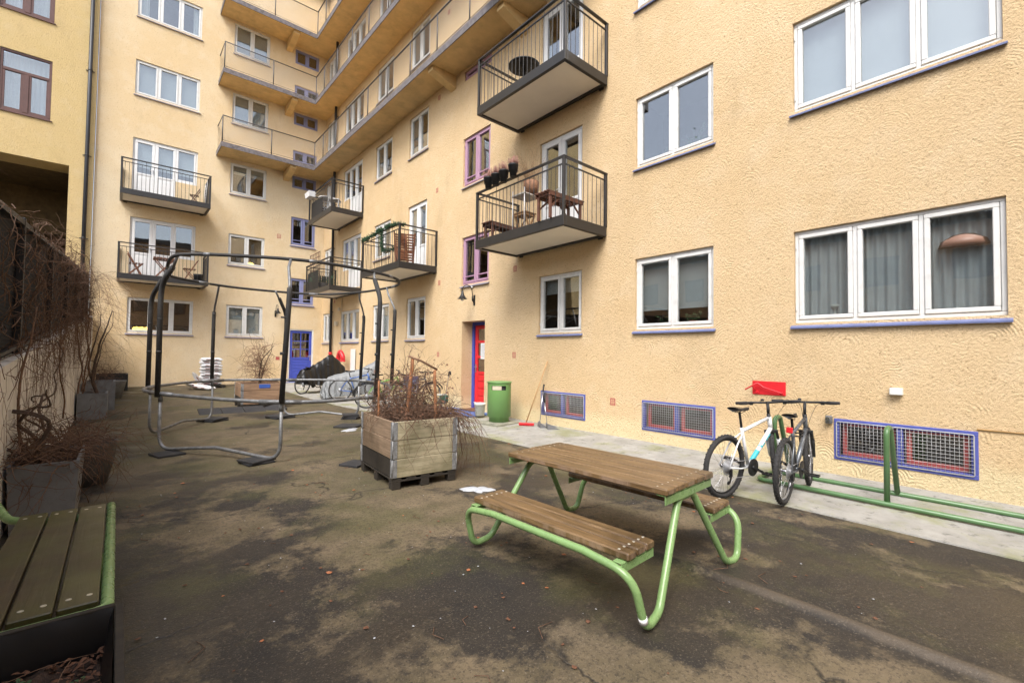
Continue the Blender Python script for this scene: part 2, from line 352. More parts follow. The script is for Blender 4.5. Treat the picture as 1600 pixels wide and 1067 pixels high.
# ------------------------------------------------------------------ mesh helpers
class MB:
    def __init__(s): s.v = []; s.f = []; s.sm = []; s.mi = []; s.cur = 0
    def add(s, vs, fs, smooth=False):
        b = len(s.v); s.v += [tuple(v) for v in vs]
        for f in fs: s.f.append(tuple(b+i for i in f)); s.sm.append(smooth); s.mi.append(s.cur)
        return s
    def box(s, x0, x1, y0, y1, z0, z1, bev=0.0, M=None):
        if x0 > x1: x0, x1 = x1, x0
        if y0 > y1: y0, y1 = y1, y0
        if z0 > z1: z0, z1 = z1, z0
        b = min(bev, (x1-x0)*.45, (y1-y0)*.45, (z1-z0)*.45)
        if b <= 0:
            vs = [(x, y, z) for x in (x0, x1) for y in (y0, y1) for z in (z0, z1)]
            fs = [(0, 1, 3, 2), (4, 6, 7, 5), (0, 4, 5, 1), (2, 3, 7, 6), (0, 2, 6, 4), (1, 5, 7, 3)]
        else:
            vs = []; idx = {}
            for i, x in enumerate((x0, x1)):
                for j, y in enumerate((y0, y1)):
                    for k, z in enumerate((z0, z1)):
                        sx, sy, sz = (1-2*i), (1-2*j), (1-2*k)
                        idx[i, j, k, 0] = len(vs); vs.append((x, y+sy*b, z+sz*b))
                        idx[i, j, k, 1] = len(vs); vs.append((x+sx*b, y, z+sz*b))
                        idx[i, j, k, 2] = len(vs); vs.append((x+sx*b, y+sy*b, z))
            I = lambda i, j, k, a: idx[i, j, k, a]
            fs = [(I(0,0,0,0), I(0,0,1,0), I(0,1,1,0), I(0,1,0,0)), (I(1,0,0,0), I(1,1,0,0), I(1,1,1,0), I(1,0,1,0)),
                  (I(0,0,0,1), I(1,0,0,1), I(1,0,1,1), I(0,0,1,1)), (I(0,1,0,1), I(0,1,1,1), I(1,1,1,1), I(1,1,0,1)),
                  (I(0,0,0,2), I(0,1,0,2), I(1,1,0,2), I(1,0,0,2)), (I(0,0,1,2), I(1,0,1,2), I(1,1,1,2), I(0,1,1,2))]
            for j in (0, 1):
                for k in (0, 1): fs.append((I(0,j,k,1), I(0,j,k,2), I(1,j,k,2), I(1,j,k,1)))
            for i in (0, 1):
                for k in (0, 1): fs.append((I(i,0,k,0), I(i,0,k,2), I(i,1,k,2), I(i,1,k,0)))
            for i in (0, 1):
                for j in (0, 1): fs.append((I(i,j,0,0), I(i,j,0,1), I(i,j,1,1), I(i,j,1,0)))
            for i in (0, 1):
                for j in (0, 1):
                    for k in (0, 1): fs.append((I(i,j,k,0), I(i,j,k,1), I(i,j,k,2)))
        if M is not None: vs = [tuple(M @ Vector(v)) for v in vs]
        return s.add(vs, fs)
    def tube(s, pts, r, n=8, closed=False, cap=True):
        P = [Vector(p) for p in pts]; m = len(P)
        if m < 2: return s
        rad = r if isinstance(r, (list, tuple)) else [r]*m
        T = []
        for i in range(m):
            if closed: t = P[(i+1) % m]-P[i-1]
            else: t = P[min(i+1, m-1)]-P[max(i-1, 0)]
            T.append(t.normalized() if t.length > 1e-9 else Vector((0, 0, 1)))
        a = Vector((0, 0, 1)) if abs(T[0].z) < .9 else Vector((1, 0, 0))
        N = (a-T[0]*a.dot(T[0])).normalized(); vs = []
        for i in range(m):
            N = N-T[i]*N.dot(T[i])
            if N.length < 1e-6: N = T[i].orthogonal()
            N.normalize(); B = T[i].cross(N)
            for k in range(n):
                th = 2*math.pi*k/n
                vs.append(P[i]+(N*math.cos(th)+B*math.sin(th))*rad[i])
        fs = []
        for i in range(m if closed else m-1):
            for k in range(n):
                j = (i+1) % m
                fs.append((i*n+k, i*n+(k+1) % n, j*n+(k+1) % n, j*n+k))
        s.add(vs, fs, True)
        if cap and not closed:
            b = len(s.v)-len(vs)
            s.f.append(tuple(b+k for k in range(n))[::-1]); s.sm.append(False); s.mi.append(s.cur)
            s.f.append(tuple(b+(m-1)*n+k for k in range(n))); s.sm.append(False); s.mi.append(s.cur)
        return s
    def lathe(s, prof, n=20, c=(0, 0, 0), M=None, smooth=True, capb=True, capt=True):
        vs = []
        for (r, z) in prof:
            for k in range(n):
                th = 2*math.pi*k/n; vs.append(Vector((r*math.cos(th), r*math.sin(th), z)))
        if M is not None: vs = [M @ v for v in vs]
        vs = [v+Vector(c) for v in vs]
        fs = [(i*n+k, i*n+(k+1) % n, (i+1)*n+(k+1) % n, (i+1)*n+k) for i in range(len(prof)-1) for k in range(n)]
        s.add(vs, fs, smooth); b = len(s.v)-len(vs)
        if capb: s.f.append(tuple(b+k for k in range(n))[::-1]); s.sm.append(False); s.mi.append(s.cur)
        if capt: s.f.append(tuple(b+(len(prof)-1)*n+k for k in range(n))); s.sm.append(False); s.mi.append(s.cur)
        return s
    def bar(s, a, b, w, h, up=(0, 0, 1), bev=0):
        a = Vector(a); b = Vector(b); d = b-a; L = d.length; x = d.normalized(); u = Vector(up)
        if abs(x.dot(u)) > .98: u = Vector((0, 1, 0))
        y = u.cross(x).normalized(); z = x.cross(y)
        Mx = Matrix((x, y, z)).transposed().to_4x4(); Mx.translation = a
        return s.box(0, L, -w/2, w/2, -h/2, h/2, bev, Mx)
    def xf(s, M): s.v = [tuple(M @ Vector(v)) for v in s.v]; return s
    def mesh(s, name, mat):
        me = bpy.data.meshes.new(name); me.from_pydata(s.v, [], s.f); me.polygons.foreach_set('use_smooth', s.sm)
        ml = mat if isinstance(mat, (list, tuple)) else [mat]
        for q in ml: me.materials.append(MATS[q] if isinstance(q, str) else q)
        if len(ml) > 1: me.polygons.foreach_set('material_index', s.mi)
        me.update(); return me
    def build(s, name, mat, parent=None, loc=None, rot=None):
        o = bpy.data.objects.new(name, s.mesh(name, mat)); COL.objects.link(o)
        if parent is not None: o.parent = parent
        if loc is not None: o.location = loc
        if rot is not None: o.rotation_euler = rot
        return o
def tag(o, label=None, cat=None, group=None, kind=None):
    if label: o['label'] = label
    if cat: o['category'] = cat
    if group: o['group'] = group
    if kind: o['kind'] = kind
    return o
def thing(name, label, cat, loc=(0, 0, 0), rot=0, group=None):
    o = bpy.data.objects.new(name, None); COL.objects.link(o); o.location = loc; o.empty_display_size = .1
    o.rotation_euler = rot if isinstance(rot, (tuple, list)) else (0, 0, rot)
    return tag(o, label, cat, group)
KIDS = {}
def kids(o): return [c for c in bpy.data.objects if c.parent == o]
def copy_tree(o, parent=None):
    c = o.copy(); COL.objects.link(c); c.parent = parent
    for ch in kids(o): copy_tree(ch, c)
    return c
def fillet(pts, r, n=7, closed=False):
    P = [Vector(p) for p in pts]; out = []; m = len(P)
    for i, p in enumerate(P):
        if not closed and i in (0, m-1): out.append(p); continue
        a = (P[i-1]-p); b = (P[(i+1) % m]-p); la, lb = a.length, b.length
        rr = r[i] if isinstance(r, (list, tuple)) else r
        a.normalize(); b.normalize(); ang = a.angle(b)
        t = min(rr/max(math.tan(ang/2), .05), la*.48, lb*.48)
        A = p+a*t; B = p+b*t
        for k in range(n+1):
            u = k/n; out.append(A*(1-u)**2+p*2*u*(1-u)+B*u*u)
    return out
def spline(pts, n=8, closed=True):
    P = [Vector(p) for p in pts]; m = len(P); out = []
    for i in range(m if closed else m-1):
        if closed: p0, p1, p2, p3 = P[i-1], P[i], P[(i+1) % m], P[(i+2) % m]
        else: p0, p1, p2, p3 = P[max(i-1, 0)], P[i], P[i+1], P[min(i+2, m-1)]
        for k in range(n):
            t = k/n
            out.append(.5*((2*p1)+(p2-p0)*t+(2*p0-5*p1+4*p2-p3)*t*t+(3*p1-p0-3*p2+p3)*t**3))
    if not closed: out.append(P[-1])
    return out
def gz(x, y):
    t = min(max((y-13)/8, 0), 1); z = .2*t*t*(3-2*t)
    if x > 0:
        d = x-3.12
        e = 1/(1+math.exp(-(1.9-y)/.25)) if y > -5 else 1
        z += .028/(1+math.exp(-d/.016))*e*(1 if x < 4.9 else max(0, 1-(x-4.9)/.2))
        z += .020*math.exp(-((d-.015)/.03)**2)*e
    return z
# ================================================================== the setting: ground, apron
def ground():
    xs = [-40, -12, -3, -.66]; x = -.66
    while x < 2.9: x += .12; xs.append(x)
    while x < 3.4: x += .02; xs.append(x)
    while x < 7.3: x += .12; xs.append(x)
    xs += [14, 40]
    ys = [-40, -12, -4, -1]; y = -1
    while y < 6: y += .06; ys.append(y)
    while y < 22: y += .2; ys.append(y)
    ys += [30, 60]
    vs = [(a, b, gz(a, b)+(.004*math.sin(a*2.1+b)*math.sin(b*1.7) if -.7 < a < 7 else -.01)) for a in xs for b in ys]
    n = len(ys); fs = [(i*n+j, (i+1)*n+j, (i+1)*n+j+1, i*n+j+1) for i in range(len(xs)-1) for j in range(n-1)]
    m = MB(); m.add(vs, fs, True)
    tag(m.build('courtyard_ground', 'asphalt'), kind='structure')
    # concrete strip along the long wall
    m = MB(); ya = [-4]+[-1+.25*i for i in range(90)]; cols = []
    edge = lambda y: 5.16-.06*min(y, 6)/3+.03*math.sin(y*1.3) if y < 8 else 5.02-.055*(y-8)
    for y in ya:
        e = edge(y); e = min(e, 6.0)
        if y > 17.5: e = e-(y-17.5)*.0
        cols.append([(e, y, gz(5.5, y)-.05), (e+.012, y, gz(5.5, y)+.012), (6.1, y, gz(5.5, y)+.022), (6.9, y, gz(5.5, y)+.05)])
    vs = [v for c in cols for v in c]
    m.add(vs, [(i*4+j, i*4+j+1, (i+1)*4+j+1, (i+1)*4+j) for i in range(len(cols)-1) for j in range(3)], False)
    tag(m.build('concrete_apron', 'apron'), kind='structure')
ground()

# ================================================================== walls with real openings
def wall_grid(m, P, a0, a1, z0, z1, holes, depth=.22, rev=True):
    """P(a, d, z) -> world; holes (a0,a1,z0,z1[,depth]); reveals go inwards"""
    A = sorted({a0, a1} | {h[0] for h in holes} | {h[1] for h in holes}); Z = sorted({z0, z1} | {h[2] for h in holes} | {h[3] for h in holes})
    A = [a for a in A if a0-1e-6 <= a <= a1+1e-6]; Z = [z for z in Z if z0-1e-6 <= z <= z1+1e-6]
    idx = {}
    def V(i, j):
        if (i, j) not in idx: idx[i, j] = len(vs); vs.append(P(A[i], 0, Z[j]))
        return idx[i, j]
    vs = []; fs = []
    for i in range(len(A)-1):
        for j in range(len(Z)-1):
            ca, cz = (A[i]+A[i+1])/2, (Z[j]+Z[j+1])/2
            if any(h[0] < ca < h[1] and h[2] < cz < h[3] for h in holes): continue
            fs.append((V(i, j), V(i+1, j), V(i+1, j+1), V(i, j+1)))
    m.add(vs, fs)
    for h in holes:
        d = h[4] if len(h) > 4 else depth
        c = [(h[0], h[2]), (h[1], h[2]), (h[1], h[3]), (h[0], h[3])]
        rm = rev or m
        for k in range(4):
            p, q = c[k], c[(k+1) % 4]
            m.add([P(p[0], 0, p[1]), P(q[0], 0, q[1]), P(q[0], d, q[1]), P(p[0], d, p[1])], [(0, 1, 2, 3)])
XR, YK = 6.88, 21.0
PR = lambda a, d, z: (XR+d, a, z)
PK = lambda a, d, z: (a, YK+d, z)
FL = 2.88
building = thing('apartment_building', 'ochre rendered L-shaped apartment building with white windows, small balconies and netted walkways', 'building', (XR, YK, 0))
def part(o): o.parent = building; o.matrix_parent_inverse = Matrix.Translation((-XR, -YK, 0)); return o
RW = []; KW = []
# (a0, a1, z0, z1, kind, extra)
for k in range(7):
    z = FL*k
    RW.append((.18, 2.13, 1.97+z, 3.21+z, 'win3', k))
    RW.append((3.23, 4.63, 1.97+z, 3.22+z, 'win2', k))
    if k == 0: RW.append((5.86, 7.06, 1.97, 3.20, 'win2', k))
    elif k < 4: RW.append((5.87, 7.07, 3.93+FL*(k-1), 6.12+FL*(k-1), 'bdoor', k))
    if k != 1: RW.append((11.9, 13.07, 1.96+z, 3.23+z, 'win2', k))
    else: RW.append((11.9, 13.07, 4.03, 6.15, 'bdoor', k))
    RW.append((14.3, 15.6, 1.97+z*.995, 3.20+z*.995, 'win2', k))
    if k in (1, 2): RW.append((16.8, 18.7, 4.03+FL*(k-1), 6.1+FL*(k-1), 'bdoorw', k))
    else: RW.append((16.8, 18.7, 1.95+z*.99, 3.18+z*.99, 'win3', k))
    RW.append((19.9, 20.85, 1.95+z*.99, 3.2+z*.99, 'win2', k))
for z0, z1 in ((3.33, 4.60), (5.97, 7.27), (8.85, 9.12), (9.45, 10.1), (11.7, 11.95), (12.4, 13.0)):
    RW.append((8.85, 10.02, z0, z1, 'pink', 0))
RW = [h for h in RW if h[3] < 17.2]
RW.append((8.97, 9.97, .0, 2.36, 'reddoor', 0))
for a0, a1 in ((5.74, 6.97), (3.2, 4.48), (.41, 1.69)): RW.append((a0, a1, .24, .75, 'base', 0))
ZK = lambda k: 2.13+2.855*k
for k in range(6):
    if k in (1, 2): KW.append((.2, 2.12, 4.10+2.87*(k-1), 6.25+2.86*(k-1), 'kdoor', k))
    else: KW.append((.2, 2.12, ZK(k), ZK(k)+1.25, 'win3', k))
    KW.append((3.2, 4.5, ZK(k)-.01, ZK(k)+1.22, 'win2', k))
for z0, z1, t in ((3.58, 4.70, 'stairlo'), (6.14, 7.36, 'stairlo'), (8.62, 9.15, 'stair'), (9.42, 10.28, 'stair'), (11.4, 11.95, 'stair'), (12.2, 13.15, 'stair'), (14.1, 14.75, 'stair'), (15.0, 15.45, 'stair')):
    KW.append((5.5, 6.5, z0, z1, t, 0))
KW.append((5.52, 6.55, .22, 2.5, 'bluedoor', 0))
KW = [h for h in KW if h[3] < 17.2]
HT = 17.7
m = MB()
wall_grid(m, PR, -9, YK, -.3, HT, [h[:4]+((.42,) if h[4] == 'reddoor' else (.2,)) for h in RW])
part(tag(m.build('wall', ['stucco', 'reveal'])))
m = MB(); wall_grid(m, PK, -.78, XR, -.3, HT, [h[:4]+(.2,) for h in KW])
part(tag(m.build('wall', ['stucco_sky_pale', 'reveal']), 'ochre rendered wall at the far end of the yard, coloured paler for sky light'))
m = MB()
m.add([(-.9, YK+.05, HT), (-.9, 33, HT+.8), (19, 33, HT+.8), (19, -9, HT+.8), (XR-.1, -9, HT), (XR-.1, YK-.1, HT), (-.9, YK-.1, HT)], [(0, 1, 2, 3, 4, 5, 6)])
m.box(-.95, XR+.5, YK-.25, YK-.12, HT-.12, HT+.05); m.box(XR-.25, XR-.12, -9, YK-.26, HT-.12, HT+.05)
part(m.build('roof', 'roof_dark'))
m = MB(); m.box(XR+1.5, 19, -9, -8.9, -.3, HT); m.box(18.9, 19, -8.8, 33, -.3, HT); m.box(-.7, 18.8, 33, 33.1, -.3, HT); part(m.build('rear_wall', 'stucco_far'))

def place(o, wall, a0, a1, z0):
    if wall == 'R': o.matrix_world = Matrix.Translation((XR, a1, z0)) @ Matrix.Rotation(-math.pi/2, 4, 'Z')
    else: o.matrix_world = Matrix.Translation((a0, YK, z0))
CACHE = {}
def winmeshes(w, h, cols, style, fm):
    key = (round(w, 2), round(h, 2), cols, style, fm)
    if key in CACHE: return CACHE[key]
    y0 = .045
    f = MB(); g = MB()
    of = .045
    f.box(0, w, y0, y0+.09, 0, of, .006); f.box(0, w, y0, y0+.09, h-of, h, .006)
    f.box(0, of, y0, y0+.09, of, h-of, .006); f.box(w-of, w, y0, y0+.09, of, h-of, .006)
    iw = w-2*of; cw = iw/cols
    for i in range(cols):
        x0 = of+i*cw; x1 = x0+cw
        if i: f.box(x0-.022, x0+.022, y0+.003, y0+.088, of, h-of, .004)
        a = x0+(.024 if i else .004); b = x1-(.024 if i < cols-1 else .004); c = of+.004; d = h-of-.004; s = .052; q = y0-.012
        f.box(a, b, q, y0+.06, c, c+s, .007); f.box(a, b, q, y0+.06, d-s, d, .007)
        f.box(a, a+s, q, y0+.06, c+s, d-s, .007); f.box(b-s, b, q, y0+.06, c+s, d-s, .007)
        if style == 'lowbar': f.box(a+s, b-s, q+.012, y0+.05, c+s+.11, c+s+.135)
        if style == 'midbar': f.box(a+s, b-s, q+.012, y0+.05, h*.5-.012, h*.5+.012)
        g.box(a+s, b-s, y0+.030, y0+.036, c+s, d-s)
    # hinges
    for zz in (.2, h-.2):
        f.box(-.001+.012, .024, y0-.018, y0-.002, zz-.03, zz+.03)
    sm = MB(); sm.add([(-.035, -.05, -.055), (w+.035, -.05, -.055), (w+.035, .06, .002), (-.035, .06, .002),
                       (-.035, -.05, -.075), (w+.035, -.05, -.075), (w+.035, .0, -.06), (-.035, .0, -.06)],
                      [(0, 1, 2, 3), (4, 5, 1, 0), (4, 0, 3, 7), (1, 5, 6, 2), (5, 4, 7, 6)])
    CACHE[key] = (f.mesh('window', fm), g.mesh('pane', 'glass'), sm)
    return CACHE[key]
def child(name, me, parent):
    o = bpy.data.objects.new(name, me); COL.objects.link(o); o.parent = parent; return o
def roommesh(w, h, depth=1.3):
    k = ('room', round(w, 2), round(h, 2))
    if k not in CACHE:
        m = MB(); a, b, c, d, e, f_ = -.25, w+.25, .21, depth, -.5, h+.25
        P = [(a, c, e), (b, c, e), (b, c, f_), (a, c, f_), (a, d, e), (b, d, e), (b, d, f_), (a, d, f_)]
        m.add(P, [(4, 5, 6, 7), (0, 1, 5, 4), (3, 7, 6, 2), (0, 4, 7, 3), (1, 2, 6, 5)])
        CACHE[k] = m.mesh('room', 'room')
    return CACHE[k]
def pleats(m, x0, x1, z0, z1, y=.175, p=.075, amp=.018):
    n = max(8, int((x1-x0)/p*6)); vs = []
    for i in range(n+1):
        x = x0+(x1-x0)*i/n; yy = y+amp*math.sin(2*math.pi*(x+.01*math.sin(x*9))/p)+.006*math.sin(x*23)
        vs += [(x, yy, z0), (x, yy, z1)]
    m.add(vs, [(2*i, 2*i+2, 2*i+3, 2*i+1) for i in range(n)], True)
def interior(win, w, h, mode, r):
    child('room', roommesh(w, h), win)
    if mode == 'curtain':
        m = MB(); pleats(m, 0, w, -.1, h-.02); child('curtain', m.mesh('curtain', 'curtain'), win)
    elif mode == 'greycurtain':
        m = MB(); pleats(m, 0, w, -.1, h-.02, amp=.026, p=.1); child('curtain', m.mesh('curtain', 'curtain_grey'), win)
    elif mode == 'sides':
        m = MB(); k = w*r.uniform(.14, .24); pleats(m, 0, k, -.1, h); pleats(m, w-k*.8, w, -.1, h); child('curtain', m.mesh('curtain', 'curtain'), win)
    elif mode.startswith('blind'):
        fr = float(mode[5:] or .7); m = MB(); m.box(.04, w-.04, .20, .205, h*(1-fr), h-.02); m.box(.04, w-.04, .195, .21, h*(1-fr)-.015, h*(1-fr)-.001)
        child('blind', m.mesh('blind', 'blind'), win)
    if mode == 'lampy':
        m = MB()
        for i in range(7): m.lathe([(.0, -.03), (.05, 0), (.06, .04), (.02, .09)], 8, (w*.12+i*.07, .45, .12+.02*(i % 2)))
        child('window_light', m.mesh('window_light', 'lamp_yellow'), win)
    if mode == 'lampy2':
        m = MB(); m.lathe([(.16, 0), (.17, .03), (.10, .12), (.02, .15)], 14, (w*.68, .5, .1)); child('table_lamp', m.mesh('table_lamp', 'lamp_yellow'), win)
def flora(m, x, y, z, r, n, rg):
    for i in range(n):
        a = rg.uniform(0, 6.28); L = rg.uniform(.3, 1)*r; t = rg.uniform(.1, 1.1)
        p = Vector((x, y, z)); q = p+Vector((math.cos(a)*L*.8, math.sin(a)*L*.3, L*t)); m.tube([p, (p+q)/2+Vector((0, 0, .02)), q], .003, 3)
        for k in range(2):
            c = q+Vector((rg.uniform(-.03, .03), rg.uniform(-.02, .02), rg.uniform(-.03, .03))); s = .018+rg.random()*.02
            d = Vector((rg.uniform(-1, 1), rg.uniform(-1, 1), rg.uniform(-1, 1))).normalized()*s; e = d.orthogonal().normalized()*s*.5
            m.add([c-d, c+e, c+d, c-e], [(0, 1, 2, 3)])
def make_window(wall, a0, a1, z0, z1, cols, style, fm, sillm, mode, label=None):
    w, h = a1-a0, z1-z0; fme, gme, sm = winmeshes(w, h, cols, style, fm)
    o = bpy.data.objects.new('window', fme); COL.objects.link(o); o.parent = building
    o.matrix_parent_inverse = Matrix.Translation((-XR, -YK, 0)); place_l(o, wall, a0, a1, z0)
    child('pane', gme, o)
    if sillm:
        k = ('sill', round(w, 2), sillm)
        if k not in CACHE: CACHE[k] = sm.mesh('sill', sillm)
        child('sill', CACHE[k], o)
    interior(o, w, h, mode, rng)
    if label: o['label'] = label
    return o
def place_l(o, wall, a0, a1, z0):
    if wall == 'R': o.location = (XR, a1, z0); o.rotation_euler = (0, 0, -math.pi/2)
    else: o.location = (a0, YK, z0)
def make_bdoor(wall, a0, a1, z0, z1, leaves, mode='sides'):
    """leaves: (x0, x1, z of the bottom, split height) as seen from outside; glass over a white lower panel"""
    w, h = a1-a0, z1-z0; f = MB(); g = MB(); y0 = .05
    f.box(0, w, y0, y0+.1, h-.05, h, .005); f.box(0, .05, y0, y0+.1, 0, h-.05, .005); f.box(w-.05, w, y0, y0+.1, 0, h-.05, .005)
    for i, (x0, x1, zb, zs) in enumerate(leaves):
        a, b = x0+.008, x1-.008; q = y0-.012; top = h-.056; s = .085 if zb < .1 else .055
        f.box(a, b, q, y0+.06, top-s, top, .008); f.box(a, a+s, q, y0+.06, zb, top-s, .008); f.box(b-s, b, q, y0+.06, zb, top-s, .008)
        if zb < .1:
            f.box(a+s, b-s, q+.014, y0+.05, zb, zs, .004); f.box(a+s, b-s, q, y0+.06, zs, zs+.06, .006)
            f.box(a+s+.05, b-s-.05, q+.004, q+.02, zb+.12, zs-.08, .008); lo = zs+.06
        else: f.box(a+s, b-s, q, y0+.06, zb, zb+s, .006); f.box(a, b, y0-.03, y0+.02, zb-.05, zb-.003); lo = zb+s
        g.box(a+s, b-s, y0+.03, y0+.036, lo, top-s)
        if i: f.box(x0-.012, x0+.012, y0+.002, y0+.095, zb, h-.052)
    o = f.build('balcony_door', 'white_door'); o.parent = building; o.matrix_parent_inverse = Matrix.Translation((-XR, -YK, 0)); place_l(o, wall, a0, a1, z0)
    g.build('pane', 'glass', o)
    hd = MB(); hx = leaves[0][1]-.05; hd.box(hx-.012, hx+.012, y0-.03, y0-.013, .95, 1.10, .004); hd.tube([(hx, y0-.03, 1.05), (hx, y0-.06, 1.05), (hx-.1, y0-.06, 1.05)], .009, 6)
    hd.build('door_handle', 'door_handle', o)
    interior(o, w, h, mode, rng)
    if leaves[-1][2] > .1:     # rendered wall under the side window
        x0, x1, zb, _ = leaves[-1]; mm = MB(); e = .0
    return o

bmodes_R = {('win3', 0): 'greycurtain', ('win3', 1): 'curtain', ('win2', 0): 'blind.78'}
for (a0, a1, z0, z1, t, k) in RW:
    if t == 'win3':
        o = make_window('R', a0, a1, z0, z1, 3, '', 'white_frame', 'lilac_sill', 'greycurtain' if (a0 < 1 and k == 0) else ('blind.97' if a0 < 1 and k == 1 else 'sides'))
        if a0 < 1 and k == 0:
            m = MB(); m.lathe([(.02, .14), (.10, .12), (.19, .06), (.21, .0), (.19, -.01)], 20, (1.62, .19, .80), capb=False); m.build('pendant_lamp', 'lamp_orange', o)
            m = MB(); m.lathe([(.02, 0), (.06, .01), (.01, .03), (.01, .12), (.05, .14), (.05, .16), (0.01, .17)], 12, (.42, .17, .07)); m.build('lamp_stand', 'white_plastic', o)
    elif t == 'win2':
        mode = 'sides'
        if 3 < a0 < 4 and k == 0: mode = 'blind.72'
        if 3 < a0 < 4 and k == 1: mode = 'dark'
        if 5 < a0 < 6: mode = 'blind.3'
        if 11 < a0 < 12 and k == 0: mode = 'dark'
        if 14 < a0 < 15 and k == 0: mode = 'curtain'
        o = make_window('R', a0, a1, z0, z1, 2, '', 'white_frame', 'lilac_sill' if a0 < 8 else 'grey_sill', mode)
        if 3 < a0 < 4 and k in (0, 1):
            r2 = random.Random(k+3); m = MB(); flora(m, .45, .17, .10, .16, 10, r2); flora(m, 1.0, .17, .10, .2+.12*k, 24, r2); m.build('house_plant', 'plant_green', o)
            m = MB(); m.lathe([(.05, 0), (.07, .08)], 12, (.5, .17, .02)); m.lathe([(.05, 0), (.07, .1)], 12, (1.0, .17, .02)); m.box(1.22, 1.28, .15, .2, .02, .14); m.build('plant_pot', 'kitchen_red', o)
    elif t == 'bdoor': make_bdoor('R', a0, a1, z0, z1, [(.05, (a1-a0)/2, .02, .75), ((a1-a0)/2, a1-a0-.05, .02, .75)], 'dark' if k == 1 and a0 < 8 else 'sides')
    elif t == 'bdoorw': make_bdoor('R', a0, a1, z0, z1, [(.05, .62, .85, 0), (.62, 1.22, .02, .75), (1.22, a1-a0-.05, .02, .75)])
    elif t == 'pink': make_window('R', a0, a1, z0, z1, 2, 'lowbar' if z0 < 8 else '', 'pink_frame', 'grey_sill' if z0 < 8 else None, 'dark', 'pale pink framed stair window')
for (a0, a1, z0, z1, t, k) in KW:
    if t == 'win3': make_window('K', a0, a1, z0, z1, 3, '', 'white_frame', 'grey_sill', 'lampy' if k == 0 else ('blind.9' if k == 3 else 'sides'))
    elif t == 'win2': make_window('K', a0, a1, z0, z1, 2, '', 'white_frame', 'grey_sill', {0: 'blind.97', 1: 'lampy2', 2: 'blind.3'}.get(k, 'blind.97'))
    elif t == 'kdoor': make_bdoor('K', a0, a1, z0, z1, [(.05, .64, .02, .85), (.64, 1.26, .02, .85), (1.26, a1-a0-.05, .9, 0)], 'blind.45' if k == 2 else 'dark')
    elif t in ('stair', 'stairlo'): make_window('K', a0, a1, z0, z1, 2, 'lowbar' if t == 'stairlo' else ('midbar' if z1-z0 > .8 else ''), 'lilac_frame', 'lilac_sill' if z1-z0 > .8 else None, 'dark', 'lilac framed stair window')
# rendered infill under the side windows of the balcony doors
for k in (1, 2):
    z0 = 4.10+2.87*(k-1); inf = MB(); inf.box(.2+1.265, 2.12, YK-.003, YK+.2, z0, z0+.84); part(inf.build('wall_infill', 'stucco_sky_pale'))
    z0 = 4.03+FL*(k-1); inf = MB(); inf.box(XR-.003, XR+.2, 18.7-.61, 18.7, z0, z0+.79); part(inf.build('wall_infill', 'stucco'))

# ---- basement windows with wire grilles
def basement(a0, a1):
    w, h = a1-a0, .51; f = MB(); s = .055
    f.box(0, w, -.012, .06, 0, s, .006); f.box(0, w, -.012, .06, h-s, h, .006); f.box(0, s, -.012, .06, s, h-s, .006); f.box(w-s, w, -.012, .06, s, h-s, .006)
    f.box(w/2-.03, w/2+.03, -.008, .06, s, h-s, .005)
    o = f.build('basement_window', 'basement_blue', building); o.matrix_parent_inverse = Matrix.Translation((-XR, -YK, 0)); place_l(o, 'R', a0, a1, .24)
    r = MB()
    for x0, x1 in ((s+.02, w/2-.05), (w/2+.05, w-s-.02)):
        y = .075; r.box(x0, x1, y, y+.04, s, s+.05); r.box(x0, x1, y, y+.04, h-s-.04, h-s); r.box(x0, x0+.045, y, y+.04, s+.05, h-s-.04); r.box(x1-.045, x1, y, y+.04, s+.05, h-s-.04)
    r.build('inner_frame', 'window_red', o)
    g = MB(); g.box(s, w-s, .10, .105, s, h-s); g.build('pane', 'glass', o)
    gr = MB(); y = -.022; n = int((w-.06)/.036); nz = int((h-.08)/.036)
    for i in range(n+1):
        x = .035+(w-.07)*i/n; gr.tube([(x, y, .04), (x, y, h-.04)], .0026, 3)
    for j in range(nz+1):
        z = .04+(h-.08)*j/nz; gr.tube([(.035, y-.003, z), (w-.035, y-.003, z)], .0026, 3)
    gr.tube(fillet([(.03, y, .035), (w-.03, y, .035), (w-.03, y, h-.035), (.03, y, h-.035)], .02, 3, True), .005, 5, True)
    gr.build('grille', 'grille_wire', o)
    child('room', roommesh(w, h, .9), o)
for a0, a1 in ((5.74, 6.97), (3.2, 4.48), (.41, 1.69)): basement(a0, a1)
# ---- air vents of red clay set in the wall
def vent(wall, a, z, s=.1):
    m = MB()
    m.box(0, s, -.004, .01, 0, .012); m.box(0, s, -.004, .01, s*1.2-.012, s*1.2); m.box(0, .012, -.004, .01, .012, s*1.2-.012); m.box(s-.012, s, -.004, .01, .012, s*1.2-.012)
    for i in range(4): m.box(.012, s-.012, -.001, .01, .02+i*.024*s/.1, .032+i*.024*s/.1)
    m.box(.012, s-.012, .008, .012, .012, s*1.2-.012)
    o = m.build('air_vent', 'window_red', building); o.matrix_parent_inverse = Matrix.Translation((-XR, -YK, 0)); place_l(o, wall, a, a+s, z)
for a, z in ((7.80, 1.43), (5.04, .60), (11.28, 6.18), (7.80, 3.42), (11.08, 3.46), (11.08, 1.42), (11.25, 8.9), (10.8, 11.2), (19.4, 3.6)): vent('R', a, z, .11)
for a, z in ((5.0, 9.22), (4.96, 6.32), (5.02, 14.95), (4.98, 12.12)): vent('K', a, z, .15)

